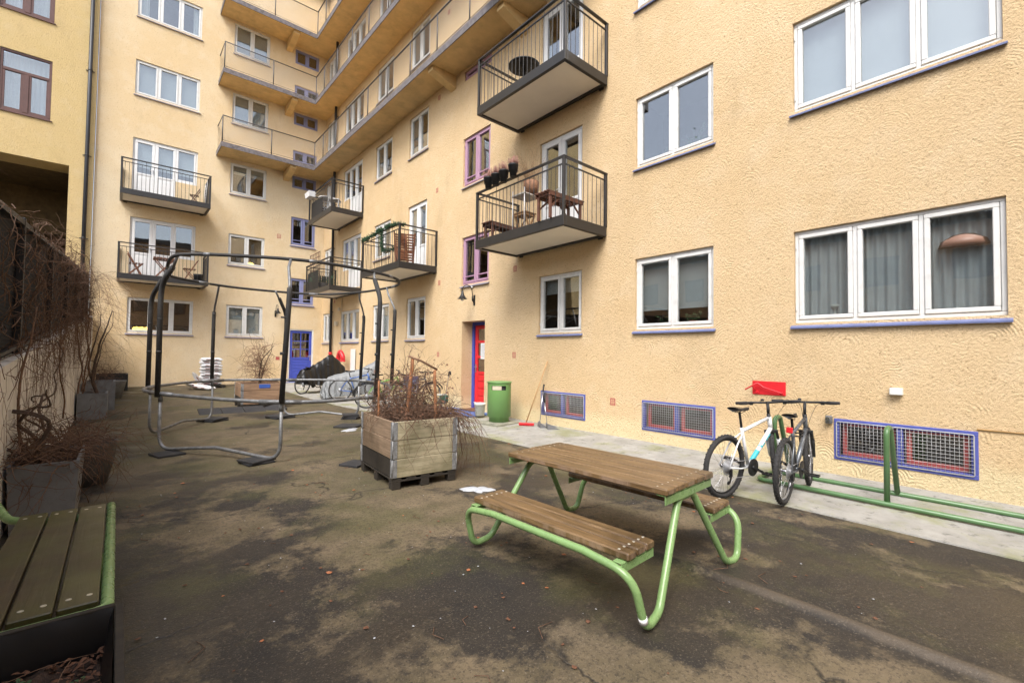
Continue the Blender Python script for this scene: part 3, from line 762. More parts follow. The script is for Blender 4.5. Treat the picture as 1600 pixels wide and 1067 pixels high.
# ---- red door in its deep reveal
def reddoor():
    y = .36; w, h = 1.0, 2.36; f = MB()
    f.box(0, .09, y-.02, y+.08, .0, h); f.box(w-.07, w, y-.02, y+.08, .0, h); f.box(.09, w-.07, y-.02, y+.08, h-.08, h)
    o = f.build('door', 'blue_paint', building); o.matrix_parent_inverse = Matrix.Translation((-XR, -YK, 0)); place_l(o, 'R', 8.97, 9.97, 0)
    o['label'] = 'red panelled door in a blue frame'
    d = MB(); a, b = .10, .92; q = y+.01
    d.box(a, a+.12, q, q+.05, .04, h-.09, .006); d.box(b-.12, b, q, q+.05, .04, h-.09, .006)
    zs = [.04, .98, 1.30, 1.62, h-.2]
    d.box(a+.12, b-.12, q, q+.05, .04, .16, .004); d.box(a+.12, b-.12, q+.018, q+.045, .16, 1.0)
    for i in range(4): z = .22+i*.19; d.box(a+.13, b-.13, q+.004, q+.03, z, z+.15, .014)
    for z in (.98, 1.40, 1.80, 2.17): d.box(a+.12, b-.12, q, q+.05, z, z+.07 if z < 2 else h-.09, .004)
    d.build('door_leaf', 'red_paint', o)
    g = MB()
    for z in (1.05, 1.47, 1.87): g.box(a+.12, b-.12, q+.02, q+.026, z, z+.36 if z < 1.8 else 2.17)
    g.build('pane', 'glass', o)
    k = MB(); k.box(a+.03, a+.07, q-.012, q-.001, 1.02, 1.24, .004); k.tube([(a+.05, q-.01, 1.17), (a+.05, q-.05, 1.17), (a+.15, q-.05, 1.17)], .01, 7); k.build('door_handle', 'door_handle', o)
    child('room', roommesh(w, h, 1.6), o)
    p = MB(); p.box(a+.26, a+.56, q-.008, q-.003, 1.38, 1.80)
    p.cur = 1
    for i in range(13): p.box(a+.29, a+.29+rng.uniform(.12, .24), q-.0095, q-.0085, 1.74-i*.026, 1.748-i*.026)
    n_ = p.build('notice_sheet', ['paper', 'paper_ink'], None); place_l(n_, 'R', 8.97, 9.97, 0)
    tag(n_, 'white printed notice sheet taped to the red door', 'notice')
reddoor()
def bluedoor():
    w, h = 1.03, 2.28; y = .05; f = MB()
    f.box(0, .06, y-.03, y+.1, .02, h, .005); f.box(w-.06, w, y-.03, y+.1, .02, h, .005); f.box(.06, w-.06, y-.03, y+.1, h-.06, h, .005)
    o = f.build('door', 'white_frame', building); o.matrix_parent_inverse = Matrix.Translation((-XR, -YK, 0)); place_l(o, 'K', 5.52, 6.55, .22)
    o['label'] = 'blue door with six small panes in a white casing'
    d = MB(); a, b, q = .065, w-.065, y+.01; s = .1
    d.box(a, a+s, q, q+.05, .03, h-.065, .005); d.box(b-s, b, q, q+.05, .03, h-.065, .005); d.box(a+s, b-s, q, q+.05, h-.165, h-.065, .004)
    for i in range(7): d.box(a+s, b-s, q+.008, q+.04, .035+i*.133, .16+i*.133, .012)
    d.box(a+s, b-s, q, q+.05, .97, 1.06, .004)
    for i in (1, 2): d.box(a+s, b-s, q+.005, q+.045, 1.06+i*.353-.015, 1.06+i*.353+.015)
    d.box(w/2-.02, w/2+.02, q+.003, q+.047, 1.06, h-.165)
    d.build('door_leaf', 'blue_paint', o)
    g = MB(); g.box(a+s, b-s, q+.02, q+.026, 1.06, h-.165); g.build('pane', 'glass', o)
    k = MB(); k.box(b-.07, b-.03, q-.012, q-.001, .92, 1.16, .004); k.tube([(b-.05, q-.01, 1.1), (b-.05, q-.05, 1.1), (b-.16, q-.05, 1.1)], .01, 7); k.build('door_handle', 'door_handle', o)
    child('room', roommesh(w, h, 1.6), o)
bluedoor()
m = MB(); m.box(5.35, 6.7, YK-.42, YK, .1, .235, .01); part(m.build('door_step', 'lilac_sill'))

# ---- steel balconies
def balcony(wall, a0, a1, z0, label=None, screen=False):
    L = a1-a0; D = 1.21; f = MB(); t = .18; H = 1.21
    f.box(0, L, -D, -D+.07, 0, t, .004); f.box(0, .07, -D+.072, -.03, 0, t, .004); f.box(L-.07, L, -D+.072, -.03, 0, t, .004); f.box(.072, L-.072, -.1, -.03, 0, t-.02, .004)
    f.box(.07, L-.07, -D+.072, -.102, t-.05, t-.01)
    for x in (.15, L-.15): f.box(x-.05, x+.05, -.03, -.003, -.02, t+.02)
    o = f.build('balcony', 'balcony_steel', building); o.matrix_parent_inverse = Matrix.Translation((-XR, -YK, 0)); place_l(o, wall, a0, a1, z0)
    s = MB(); s.box(.074, L-.074, -D+.075, -.105, .035, .075); s.build('soffit_panel', 'soffit', o)
    r = MB(); R0 = .028
    for x in (R0, L-R0):
        r.box(x-.025, x+.025, -D+.003, -D+.053, t, H-.03, .003); r.box(x-.025, x+.025, -.055, -.005, t, H-.03, .003)
        r.box(x-.03, x+.03, -D+.0, -.0, H-.03, H, .004); r.box(x-.012, x+.012, -D+.053, -.055, H-.15, H-.13)
        n = 9
        for i in range(1, n): y = -D+.05+(D-.1)*i/n; r.tube([(x, y, t-.04), (x, y, H-.14)], .0065, 5, cap=False)
    r.box(0, L, -D-.002, -D+.058, H-.029, H+.002, .004); r.box(.05, L-.05, -D+.018, -D+.042, H-.15, H-.13)
    n = int(L/.11)
    for i in range(1, n):
        x = L*i/n; r.tube([(x, -D+.03, t-.04), (x, -D+.03, H-.14 if i % 6 else H-.03)], .0065, 5, cap=False)
    r.build('railing', 'balcony_steel', o)
    if label: o['label'] = label
    return o
for k in range(3): balcony('R', 5.24, 7.78, 3.73+FL*k)
for k in range(1): balcony('R', 11.26, 13.78, 3.83)
balcony('R', 16.6, 19.2, 6.62); bg1 = balcony('R', 16.6, 19.35, 3.76)
for k in range(2): balcony('K', -.1, 2.43, 3.88+2.84*k)

# ---- concrete access walkways with netted rails
def walkways():
    XF, YF = 6.05, 19.86
    for lv, zb in enumerate((9.2, 12.02, 14.85)):
        t = .13; s = MB(); ya = 6.9 if lv < 1 else 5.5
        s.add([(XF, ya, zb), (XR, ya, zb), (XR, YK, zb), (2.72, YK, zb), (2.72, YF, zb), (XF, YF, zb)], [(0, 1, 2, 3, 4, 5)])
        s.add([(XF, ya, zb+t), (XR, ya, zb+t), (XR, YK, zb+t), (2.72, YK, zb+t), (2.72, YF, zb+t), (XF, YF, zb+t)], [(5, 4, 3, 2, 1, 0)])
        for y in ([10.55, 7.6] if lv == 0 else [10.55]):
            s.add([(XF+.08, y-.12, zb-.004), (XF+.08, y+.12, zb-.004), (XF+.08, y+.12, zb-.12), (XF+.08, y-.12, zb-.12), (XR, y-.12, zb-.004), (XR, y+.12, zb-.004), (XR, y+.12, zb-.36), (XR, y-.12, zb-.36), (XF+.5, y-.12, zb-.26), (XF+.5, y+.12, zb-.26)],
                  [(0, 1, 2, 3), (3, 2, 9, 8), (8, 9, 6, 7), (0, 3, 8, 7, 4), (1, 5, 6, 9, 2)])
        x = 5.25
        s.add([(x-.12, YF+.08, zb-.004), (x+.12, YF+.08, zb-.004), (x+.12, YF+.08, zb-.12), (x-.12, YF+.08, zb-.12), (x-.12, YK, zb-.004), (x+.12, YK, zb-.004), (x+.12, YK, zb-.36), (x-.12, YK, zb-.36), (x-.12, YF+.6, zb-.26), (x+.12, YF+.6, zb-.26)],
              [(0, 1, 2, 3), (3, 2, 9, 8), (8, 9, 6, 7), (0, 3, 8, 7, 4), (1, 5, 6, 9, 2)])
        o = part(s.build('walkway', 'walk_soffit'))
        e = MB(); e.box(XF-.025, XF-.002, ya, YF-.03, zb-.03, zb+t+.02); e.box(2.70, XF-.002, YF-.025, YF-.002, zb-.03, zb+t+.02); e.box(2.695, 2.718, YF, YK-.01, zb-.03, zb+t+.02)
        e.build('walkway_edge', 'walk_edge', o); zt = zb+t+1.02
        for q in kids(o): pass
        r = MB(); pr = .014
        r.tube([(XF, ya, zt), (XF, YF, zt)], .022, 6); r.tube([(XF, YF, zt), (2.73, YF, zt), (2.73, YK-.02, zt)], .02, 6)
        r.tube([(XF, ya, zb+t+.08), (XF, YF, zb+t+.08), (2.73, YF, zb+t+.08)], .008, 5)
        y = ya+.3
        while y < YF-.3: r.tube([(XF, y, zb-.0), (XF, y, zt)], .02, 6); y += 1.45
        for x in (2.73, 4.4, XF): r.tube([(x, YF, zb), (x, YF, zt)], .02, 6)
        r.build('handrail', 'rail_dark', o)
        n = MB(); n.add([(XF, ya, zb+t+.06), (XF, YF, zb+t+.06), (XF, YF, zt), (XF, ya, zt)], [(0, 1, 2, 3)])
        n.add([(XF, YF, zb+t+.06), (2.73, YF, zb+t+.06), (2.73, YF, zt), (XF, YF, zt)], [(0, 1, 2, 3)])
        n.add([(2.73, YF, zb+t+.06), (2.73, YK, zb+t+.06), (2.73, YK, zt), (2.73, YF, zt)], [(0, 1, 2, 3)])
        n.build('wire_netting', 'rail_net', o)
walkways()
# ---- downpipe in the corner: black above, red below
m = MB(); X = XR-.1; m.tube([(X, 19.53, 1.52), (X, 19.53, 17.5)], .055, 12)
for z in (3.2, 5.9, 8.7, 11.6): m.lathe([(.063, 0), (.063, .05)], 12, (X, 19.53, z)); m.box(X, XR, 19.52, 19.54, z+.015, z+.035)
dp = part(m.build('downpipe', 'pipe_dark'))
m = MB(); m.tube([(X, 19.53, .2), (X, 19.53, 1.5)], .064, 12); m.lathe([(.075, 0), (.075, .09)], 12, (X, 19.53, 1.43)); q = m.build('pipe_foot', 'red_paint', dp); q['label'] = 'red painted foot of the downpipe'
m = MB(); m.tube([(XR-.02, 18.55, .4), (XR-.02, 18.55, 3.75)], .014, 6); m.box(XR-.12, XR-.003, 18.95, 19.12, 2.62, 2.80, .01); m.lathe([(.05, 0), (.06, .1), (.03, .14)], 10, (XR-.1, 18.62, 3.2))
part(m.build('wall_conduit', 'beige_box'))
m = MB(); m.tube([(XR-.008, -4, .772), (XR-.008, .42, .775)], .007, 5); m.tube([(XR-.008, 1.60, 1.95), (XR-.008, 1.6, 1.94)], .005, 4); part(m.build('wall_cable', 'reveal'))

# ================================================================== neighbouring yellow building (left)
nb = thing('neighbour_building', 'deep yellow smooth rendered building with brown windows above a dark open passage', 'building', (-5, YK, 0))
def npart(o, lab=None): o.parent = nb; o.matrix_parent_inverse = Matrix.Translation((5, -YK, 0)); return tag(o, lab)
NW = [(-3.02, -1.87, 8.90, 10.86), (-3.08, -1.87, 12.12, 14.1), (-6.2, -5.05, 8.90, 10.86), (-6.2, -5.05, 12.12, 14.1), (-3.08, -1.87, 15.4, 17.3)]
NH = NW+[(-9.5, -1.39, -.3, 7.57)]
YN = YK-.12
m = MB(); wall_grid(m, lambda a, d, z: (a, YN+d, z), -14, -.80, -.3, HT+2.5, [h+(.15,) if h[3] > 8 else h+(1.0,) for h in NH], rev=False); m.add([(-.8, YN, -.3), (-.8, YK+.3, -.3), (-.8, YK+.3, HT), (-.8, YN, HT)], [(0, 1, 2, 3)])
npart(m.build('wall', 'stucco_yellow'))
m = MB(); m.box(-9.5, -1.4, YN+.9, 31, 7.58, 7.7); m.box(-9.5, -1.4, 24.6, 24.9, 5.9, 7.57); m.box(-1.39, -1.3, YN+.9, 31, -.3, 7.57); m.box(-9.6, -9.5, YN+.9, 31, -.3, 7.57); m.box(-9.5, -1.4, 30.9, 31, 4.9, 7.57)
npart(m.build('passage', 'passage_dark'), 'dark passage under the yellow building')
m = MB(); m.box(-9.5, -1.45, 27.9, 28.2, -.3, 4.9); npart(m.build('passage_wall', 'whitewash'))
for (a0, a1, z0, z1) in NW:
    w, h = a1-a0, z1-z0; f = MB(); y = YN+.03; s = .07
    f.box(a0, a1, y, y+.1, z0, z0+s, .008); f.box(a0, a1, y, y+.1, z1-s, z1, .008); f.box(a0, a0+s, y, y+.1, z0+s, z1-s, .008); f.box(a1-s, a1, y, y+.1, z0+s, z1-s, .008)
    zt = z0+h*.66; f.box(a0+s, a1-s, y-.004, y+.09, zt, zt+.09, .006); c = (a0+a1)/2; f.box(c-.07, c+.07, y-.008, y+.09, z0+s, zt, .01)
    for xa, xb in ((a0+s, c-.07), (c+.07, a1-s)): f.box(xa, xb, y+.01, y+.07, z0+s, z0+s+.07); f.box(xa, xa+.05, y+.01, y+.07, z0+s+.07, zt); f.box(xb-.05, xb, y+.01, y+.07, z0+s+.07, zt)
    f.box(a0-.04, a1+.04, YN-.04, y+.02, z0-.03, z0-.002)
    o = npart(f.build('window', 'brown_frame')); g = MB(); g.box(a0+s, a1-s, y+.04, y+.045, z0+s, z1-s); g.build('pane', 'glass', o)
    g = MB(); pleats(g, a0+s, a1-s, z0, z1, YN+.3, .12, .02); g.build('curtain', 'curtain', o)
    g = MB(); g.box(a0-.2, a1+.2, YN+.8, YN+.85, z0-.2, z1+.2); g.build('room', 'room', o)
m = MB(); xx = lambda z: -.95; m.tube([(-.97, YN-.09, .3), (-.97, YN-.09, HT)], .055, 12)
for z in (2.6, 5.2, 8.0, 10.9, 13.6): m.lathe([(.063, 0), (.063, .04)], 12, (-.97, YN-.09, z)); m.box(-1.08, -.86, YN-.03, YN-.001, z+.01, z+.03)
npart(m.build('downpipe', 'pipe_dark'))

# ================================================================== other sides of the yard (seen only as reflections and shade)
def back_house(name, label, x0, x1, y0, y1, h, mat, face, step=2.6):
    t = thing(name, label, 'building', ((x0+x1)/2, (y0+y1)/2, 0)); iv = Matrix.Translation((-(x0+x1)/2, -(y0+y1)/2, 0))
    m = MB(); m.box(x0, x1, y0, y1, -.3, h); o = m.build('wall', mat); o.parent = t; o.matrix_parent_inverse = iv
    m = MB(); m.box(x0-.2, x1+.2, y0-.2, y1+.2, h+.002, h+.35); o = m.build('roof', 'roof_dark'); o.parent = t; o.matrix_parent_inverse = iv
    z = 2
    while z < h-1.5:
        lo, hi = (y0, y1) if face == 'x' else (x0, x1); a = lo+1
        while a < hi-1.5:
            m = MB()
            if face == 'x': m.box(x1-.02, x1+.03, a, a+1.2, z, z+1.3)
            else: m.box(a, a+1.2, y1-.02, y1+.03, z, z+1.3)
            o = m.build('window', 'brown_frame'); o.parent = t; o.matrix_parent_inverse = iv
            g = MB()
            if face == 'x': g.box(x1+.032, x1+.036, a+.08, a+.56, z+.08, z+1.22); g.box(x1+.032, x1+.036, a+.64, a+1.12, z+.08, z+1.22)
            else: g.box(a+.08, a+.56, y1+.032, y1+.036, z+.08, z+1.22); g.box(a+.64, a+1.12, y1+.032, y1+.036, z+.08, z+1.22)
            g.build('pane', 'room', o); a += step
        z += 2.9
back_house('courtyard_house', 'low brown house behind the viewer closing the yard', -8, 5, -13, -9.5, 11.0, 'stucco_far', 'y')
back_house('opposite_house', 'far low house beyond the fenced wall on the left', -17, -12.5, -12, 18, 7.2, 'stucco_far', 'x', 3.0)
# ================================================================== retaining wall and mesh fence on the left
WT = lambda y: 1.35+.0812*(y-5.07)
m = MB(); y0, y1 = -3, 20.85; X0, X1 = -.92, -.66
m.add([(X1, y0, -.2), (X1, y1, -.2), (X1, y1, WT(y1)), (X1, y0, WT(y0)), (X0, y0, -.2), (X0, y1, -.2), (X0, y1, WT(y1)), (X0, y0, WT(y0))],
      [(0, 1, 2, 3), (4, 7, 6, 5), (3, 2, 6, 7), (1, 5, 6, 2), (0, 3, 7, 4)])
tag(m.build('retaining_wall', 'whitewash'), 'whitewashed masonry wall streaked by hanging stems, sloping up along the left side', 'wall')
FX = -.76
fe = thing('mesh_fence', 'tall black woven mesh fence with dark posts standing on the white wall', 'fence', (FX, 4, 0)); fi = Matrix.Translation((-FX, -4, 0))
m = MB(); yy = [-2.5+i*.25 for i in range(85)]
vs = [p for y in yy for p in ((FX, y, WT(y)-.02), (FX, y, WT(y)+1.26))]
m.add(vs, [(2*i, 2*i+2, 2*i+3, 2*i+1) for i in range(84)]); o = m.build('mesh_panel', 'fence_weave', fe); o.matrix_parent_inverse = fi
posts = [-1.0, 1.5, 4.0, 6.35, 8.85, 11.35, 13.85, 16.35, 18.4]
for y in posts:
    m = MB(); m.box(FX+.006, FX+.06, y-.03, y+.03, WT(y)-.15, WT(y)+1.30, .005); o = m.build('post', 'black_plastic', fe); o.matrix_parent_inverse = fi
m = MB()
for a, b in zip(posts, posts[1:]): m.bar((FX+.03, a+.031, WT(a)+1.25), (FX+.03, b-.031, WT(b)+1.25), .05, .05); m.bar((FX+.03, a+.031, WT(a)+.06), (FX+.03, b-.031, WT(b)+.06), .03, .03)
o = m.build('rail', 'black_plastic', fe); o.matrix_parent_inverse = fi

# ================================================================== bare climbing plants
def strand(m, p, d, L, r, rg, wander=.5, grav=0.0, seg=.06, n=3, box=None, branch=0, curl=0):
    p = Vector(p); d = Vector(d).normalized(); k = max(3, int(L/seg)); pts = [p.copy()]; kids_ = []
    ax = Vector((rg.uniform(-1, 1), rg.uniform(-1, 1), rg.uniform(-1, 1))).normalized()
    for i in range(k):
        d = d+Vector((rg.gauss(0, 1), rg.gauss(0, 1), rg.gauss(0, 1)))*wander*.35+Vector((0, 0, -grav))
        if curl: d = d+ax.cross(d)*curl
        d.normalize(); p = p+d*seg
        if box:
            for a in range(3):
                if p[a] < box[a][0]: p[a] = box[a][0]; d[a] = abs(d[a])*.5
                if p[a] > box[a][1]: p[a] = box[a][1]; d[a] = -abs(d[a])*.5
        pts.append(p.copy())
        if branch and rg.random() < branch: kids_.append((p.copy(), (d+Vector((rg.gauss(0, .8), rg.gauss(0, .8), rg.gauss(0, .8)))).normalized(), L*(1-i/k)*rg.uniform(.3, .7), r*(1-i/k*.6)*.6))
    m.tube(pts, [max(.0012, r*(1-.75*i/k)) for i in range(len(pts))], n, cap=False)
    for (q, e, l, rr) in kids_:
        if l > seg*3 and len(m.v) < 420000: strand(m, q, e, l, rr, rg, wander, grav, seg, n, box, branch*.5, curl)
rg = random.Random(11)
# fence vines: four plants, thick twigs through and over the mesh
def fence_vine(name, label, ya, yb, n, trunk_y, over=.35, seed=1):
    g = random.Random(seed); m = MB()
    for k in range(1 if trunk_y < 11 else 2):
        y = trunk_y+g.uniform(-.12, .12); pts = []; p = Vector((-.6+k*.04, y, .45)); d = Vector((-.03, g.uniform(.0, .25), 1))
        H = WT(y)+.5
        while p.z < H:
            pts.append(p.copy()); d = (d+Vector((g.gauss(0, .12), g.gauss(0, .28), .25))).normalized(); p = p+d*.09
            p.x = min(max(p.x, -.64), -.45)
        m.tube(pts, [(.012 if trunk_y < 11 else .018)*(1-.5*i/len(pts))*(1-.3*k) for i in range(len(pts))], 7)
    for i in range(n):
        y = ya+(yb-ya)*(g.random()**.8); z = WT(y)+g.uniform(-.15, 1.25)
        side = g.random()
        b = ((-.74 if side < .8 else -1.1, g.choice((-.6, -.52, -.45, -.3)) if y < 13 else g.choice((-.58, -.5, -.35, .0))), (ya-.8, min(yb+.9, 20.8)), (WT(y)-.35, WT(y)+(1.36 if i % 9 else 1.6)))
        strand(m, (-.70+.08*g.random(), y, z), (g.uniform(-.1, .5)*over*2, g.uniform(-1, 1), g.uniform(-.7, .9)), g.uniform(.4, 1.4), g.uniform(.0025, .0055), g, .75, .03, .06, 3, b, .06, g.uniform(-.08, .08))
    for i in range(int(n*.6)):   # stems hanging down the wall face
        y = ya+(yb-ya)*g.random(); z = WT(y)+g.uniform(-.05, .25)
        strand(m, (-.63, y, z), (.02, g.uniform(-.4, .4), -1), g.uniform(.4, 1.2), g.uniform(.001, .0021), g, .32, .10, .08, 3, ((-.652, -.60), (ya-1, yb+1), (.05, 4)), .03)
    tag(m.build('climbing_vine', 'twig'), label, 'vine', 'bare vines on the fence')
fence_vine('climbing_vine', 'bare brown climber thinly laced over the nearest fence panels', 3.2, 6.6, 70, 6.0, .3, 1)
fence_vine('climbing_vine', 'bare climber tangled round the second visible fence post', 6.4, 10.0, 190, 9.6, .3, 2)
fence_vine('climbing_vine', 'dense bare climber bulging over the top of the middle fence', 9.8, 14.2, 230, 13.4, .4, 3)
fence_vine('climbing_vine', 'bare climber sprawling from the far fence end across the ochre wall', 14.0, 18.6, 190, 14.6, .5, 4)
m = MB(); g = random.Random(5)
for i in range(55): strand(m, (-.5+g.uniform(-.1, .2), 18.3+g.uniform(-.5, 1.8), 3.4+g.uniform(-1.8, .7)), (g.uniform(.2, 1), g.uniform(-.5, .5), g.uniform(-1, .2)), g.uniform(.8, 2.2), .005, g, .4, .06, .09, 3, ((-.8, 1.3), (16.5, 20.9), (.6, 4.6)), .07)
strand(m, (-.7, 11, 3.3), (.12, 1, .07), 9.4, .008, g, .12, 0, .2, 4)
tag(m.build('climbing_vine', 'twig_light'), 'loose light brown sprays of twigs hanging beyond the fence end', 'vine', 'bare vines on the fence')

# planters along the wall
def box_planter(name, label, x0, x1, y0, y1, z0, z1, mat, flare=0.0, t=.03, soil=.06, rot=0):
    cx, cy = (x0+x1)/2, (y0+y1)/2; th = thing(name, label, 'planter', (cx, cy, z0), rot); a, b, h = (x1-x0)/2, (y1-y0)/2, z1-z0
    m = MB(); ra = [(a-flare, b-flare, 0), (a, b, h), (a-t, b-t, h), (a-t, b-t, h-soil-.02)]
    vs = []
    for (p, q, z) in ra: vs += [(-p, -q, z), (p, -q, z), (p, q, z), (-p, q, z)]
    fs = [(i*4+k, i*4+(k+1) % 4, (i+1)*4+(k+1) % 4, (i+1)*4+k) for i in range(3) for k in range(4)]
    m.add(vs, fs); m.build('planter_body', mat, th)
    s = MB(); nn = 10; vs = [(-(a-t)+2*(a-t)*i/nn, -(b-t)+2*(b-t)*j/nn, h-soil+rng.uniform(-.012, .02)) for i in range(nn+1) for j in range(nn+1)]
    s.add(vs, [(i*(nn+1)+j, (i+1)*(nn+1)+j, (i+1)*(nn+1)+j+1, i*(nn+1)+j+1) for i in range(nn) for j in range(nn)], True); s.build('soil', 'soil', th)
    return th
box_planter('planter', 'large grey fibre cement planter behind the green bench, full of tangled stems', -.64, -.22, 5.35, 6.35, 0, .56, 'grey_planter', .025, .02)
box_planter('planter', 'pale grey stone planter with a twisted trunk against the white wall', -.62, -.14, 13.3, 14.1, 0, .56, 'stone_planter', .0, .04)
box_planter('planter', 'smaller pale stone planter just beyond the twisted trunk', -.58, -.02, 14.9, 15.9, 0.02, .72, 'stone_planter', .0, .04)
box_planter('planter', 'black square planter in the far corner by the ochre wall', -.5, .28, 19.4, 20.4, .15, .72, 'black_plastic', .0, .05)
th = thing('planter', 'round grey tub beside the black square planter', 'planter', (-.12, 17.4, .1)); m = MB(); m.lathe([(.24, 0), (.34, .5), (.35, .52), (.31, .52), (.30, .44)], 20, capt=False); m.build('planter_body', 'stone_planter', th); m = MB(); m.lathe([(.30, .45), (.0, .47)], 20); m.build('soil', 'soil', th)
th = thing('planter', 'dark squat pot overgrown with twigs beside the grey planter', 'planter', (-.24, 7.0, 0)); m = MB(); m.lathe([(.19, 0), (.24, .2), (.27, .42), (.28, .46), (.25, .46), (.24, .38)], 18, capt=False); m.build('planter_body', 'dark_pot', th); m = MB(); m.lathe([(.245, .39), (.0, .41)], 18); m.build('soil', 'soil', th)

# tangled shrubs in those planters
def tangle(label, c, spread, n, L, r, mat='twig', seed=0, up=.5, grav=.05, box=None, curl=.12, name='bare_shrub', cat='shrub', wander=.6, seg=.045, branch=.06, hang=0):
    g = random.Random(seed); m = MB()
    for i in range(n):
        p = (c[0]+g.uniform(-1, 1)*spread[0], c[1]+g.uniform(-1, 1)*spread[1], c[2]+g.uniform(0, 1)*spread[2])
        strand(m, p, (g.uniform(-1, 1), g.uniform(-1, 1), g.uniform(-.3, 1)*up*2), g.uniform(.5, 1)*L, r*g.uniform(.5, 1.1), g, wander, grav, seg, 3 if r < .008 else 4, box, branch, curl*g.uniform(-1.5, 1.5))
    return tag(m.build(name, mat), label, cat), m
o, _ = tangle('wild tangle of bare brown stems spilling out of the grey planter', (-.42, 5.75, .52), (.2, .45, .15), 190, .95, .0058, seed=21, grav=.09, box=((-.655, .38), (4.9, 7.4), (.10, 1.0)))
m = MB(); g = random.Random(22)
for k in range(4): strand(m, (-.5+.03*k, 5.6+.2*k, .5), (.05, -.2+.15*k, 1), 1.1+.15*k, .021-.003*k, g, .6, -.02, .06, 7, ((-.64, -.42), (4.8, 7), (.4, 1.6)), 0, .15)
m.build('trunk', 'bark', o)
o, _ = tangle('low mound of bare twigs over the dark pot reaching onto the paving', (-.2, 7.0, .40), (.18, .3, .2), 120, .9, .0042, seed=23, box=((-.6, .75), (6.1, 8.4), (.02, .8)), grav=.09)
o, _ = tangle('bare climber rising from the pale stone planter with a twisted trunk', (-.42, 13.7, .56), (.14, .3, .9), 60, 1.0, .004, seed=24, box=((-.65, .1), (12.8, 14.9), (.5, 2.6)))
m = MB(); g = random.Random(9)
for k in range(3): strand(m, (-.3, 13.6+.1*k, .5), (-.35, -.1, 1), 2.0, .034-.008*k, g, .35, -.05, .09, 7, ((-.63, -.1), (12.6, 14.6), (.4, 2.8)), 0, .08*(k-1))
m.build('trunk', 'bark', o)
tangle('bare low shrub in the far stone planters', (-.3, 15.6, .7), (.25, .6, .3), 70, .8, .004, seed=25, box=((-.65, .3), (14.6, 17.9), (.5, 1.5)))
tangle('dry stems in the black corner planter', (-.1, 19.9, .7), (.3, .4, .15), 50, .6, .004, seed=26, box=((-.6, .5), (19.2, 20.8), (.6, 1.5)))

# ================================================================== round trampoline frame without mat or net
def trampoline():
    t = thing('trampoline_frame', 'bare round trampoline frame of galvanised tubes with foam covered dark posts', 'trampoline', (2.35, 9.2, 0)); iv = Matrix.Translation((-2.35, -9.2, 0))
    def b(m, n, mat, lab=None): o = m.build(n, mat, t); o.matrix_parent_inverse = iv; return tag(o, lab)
    zr = .86
    P = {1: (.45, 10.1), 3: (1.58, 11.75), 5: (2.93, 11.4), 6: (4.25, 10.3), 8: (4.13, 8.5), 7: (3.1, 6.9), 4: (1.7, 6.72), 2: (.50, 8.55)}
    order = [1, 3, 5, 6, 8, 7, 4, 2]
    ring = spline([(*P[k], zr-(.04 if k in (4, 7) else 0)) for k in order], 12)
    m = MB(); m.tube(ring, .026, 10, closed=True)
    for i in range(0, len(ring), 12):
        a, c, e = ring[i-2], ring[i], ring[(i+2) % len(ring)]; m.tube([a, c, e], .032, 10); m.tube([c+Vector((0, 0, .03)), c-Vector((0, 0, .12))], .031, 10)
    b(m, 'ring', 'galv')
    U = [(.57, 9.17), (.56, 8.0), (.80, 7.6), (1.20, 7.33), (1.85, 7.03), (2.44, 6.98), (3.17, 7.17), (3.70, 7.48), (4.0, 7.91), (4.15, 8.5), (4.0, 9.8), (3.46, 10.83), (2.45, 11.05), (1.52, 10.88), (.69, 10.2)]
    up = spline([(x, y, 2.84) for x, y in U], 5); m = MB(); m.tube(up, .024, 8, closed=True); b(m, 'upper_ring', 'foam')
    for i in range(0, len(up)-4, 11): m = MB(); m.tube([up[i], up[(i+1) % len(up)]], .0262, 8); b(m, 'ring_joint', 'galv')
    top = {1: (.58, 9.25), 2: (.60, 7.9), 4: (1.85, 7.03), 3: (1.52, 10.88), 5: (2.6, 11.0), 6: (4.0, 9.8), 8: (4.13, 8.7), 7: (3.17, 7.17)}
    for k in order:
        x, y = P[k]; q = top[k]; zk = {1: 2.42, 2: 2.48}.get(k, 2.38); m = MB()
        dx, dy = x-2.35, y-9.2; dl = math.hypot(dx, dy); ox, oy = dx/dl*.04, dy/dl*.04
        lx = {4: .06, 6: .05, 7: .03, 8: .04}.get(k, 0)
        pts = fillet([(x+ox, y+oy, zr-.05), (x+ox+lx, y+oy-lx*.5, zk), (x*.35+q[0]*.65, y*.35+q[1]*.65, 2.70)], .35, 6)
        if k in (3, 4, 6, 8): top_pts = pts[-5:]; pts = pts[:-4]
        m.tube(pts, .036, 10); m.tube([(x+ox, y+oy, zr+.6), (x+ox, y+oy, zr+.64)], .038, 10); m.tube([(x+ox, y+oy, zr+1.1), (x+ox, y+oy, zr+1.12)], .039, 10)
        b(m, 'post', 'foam')
        m = MB(); m.tube((top_pts if k in (3, 4, 6, 8) else [(x*.4+q[0]*.6, y*.4+q[1]*.6, 2.66)])+[Vector((q[0], q[1], 2.84))], .020, 8); b(m, 'post_top', 'galv')
    for a, c in ((2, 4), (1, 3), (5, 6), (7, 8)):
        A = Vector((*P[a], 0)); B = Vector((*P[c], 0)); d = (B-A).normalized(); mid = (A+B)/2; z0 = .035
        pts = fillet([A+Vector((0, 0, zr-.03)), A+Vector((0, 0, z0)), mid-d*.02+Vector((0, 0, z0+.10)), B+Vector((0, 0, z0)), B+Vector((0, 0, zr-.03))], [0, .22, .5, .22, 0], 8)
        m = MB(); m.tube(pts, .024, 10)
        for u in (.27, .55, .78): i = int(u*len(pts)); m.tube([pts[i], pts[i]+(pts[min(i+1, len(pts)-1)]-pts[i]).normalized()*.012], .0262, 10)
        b(m, 'leg', 'galv')
trampoline()
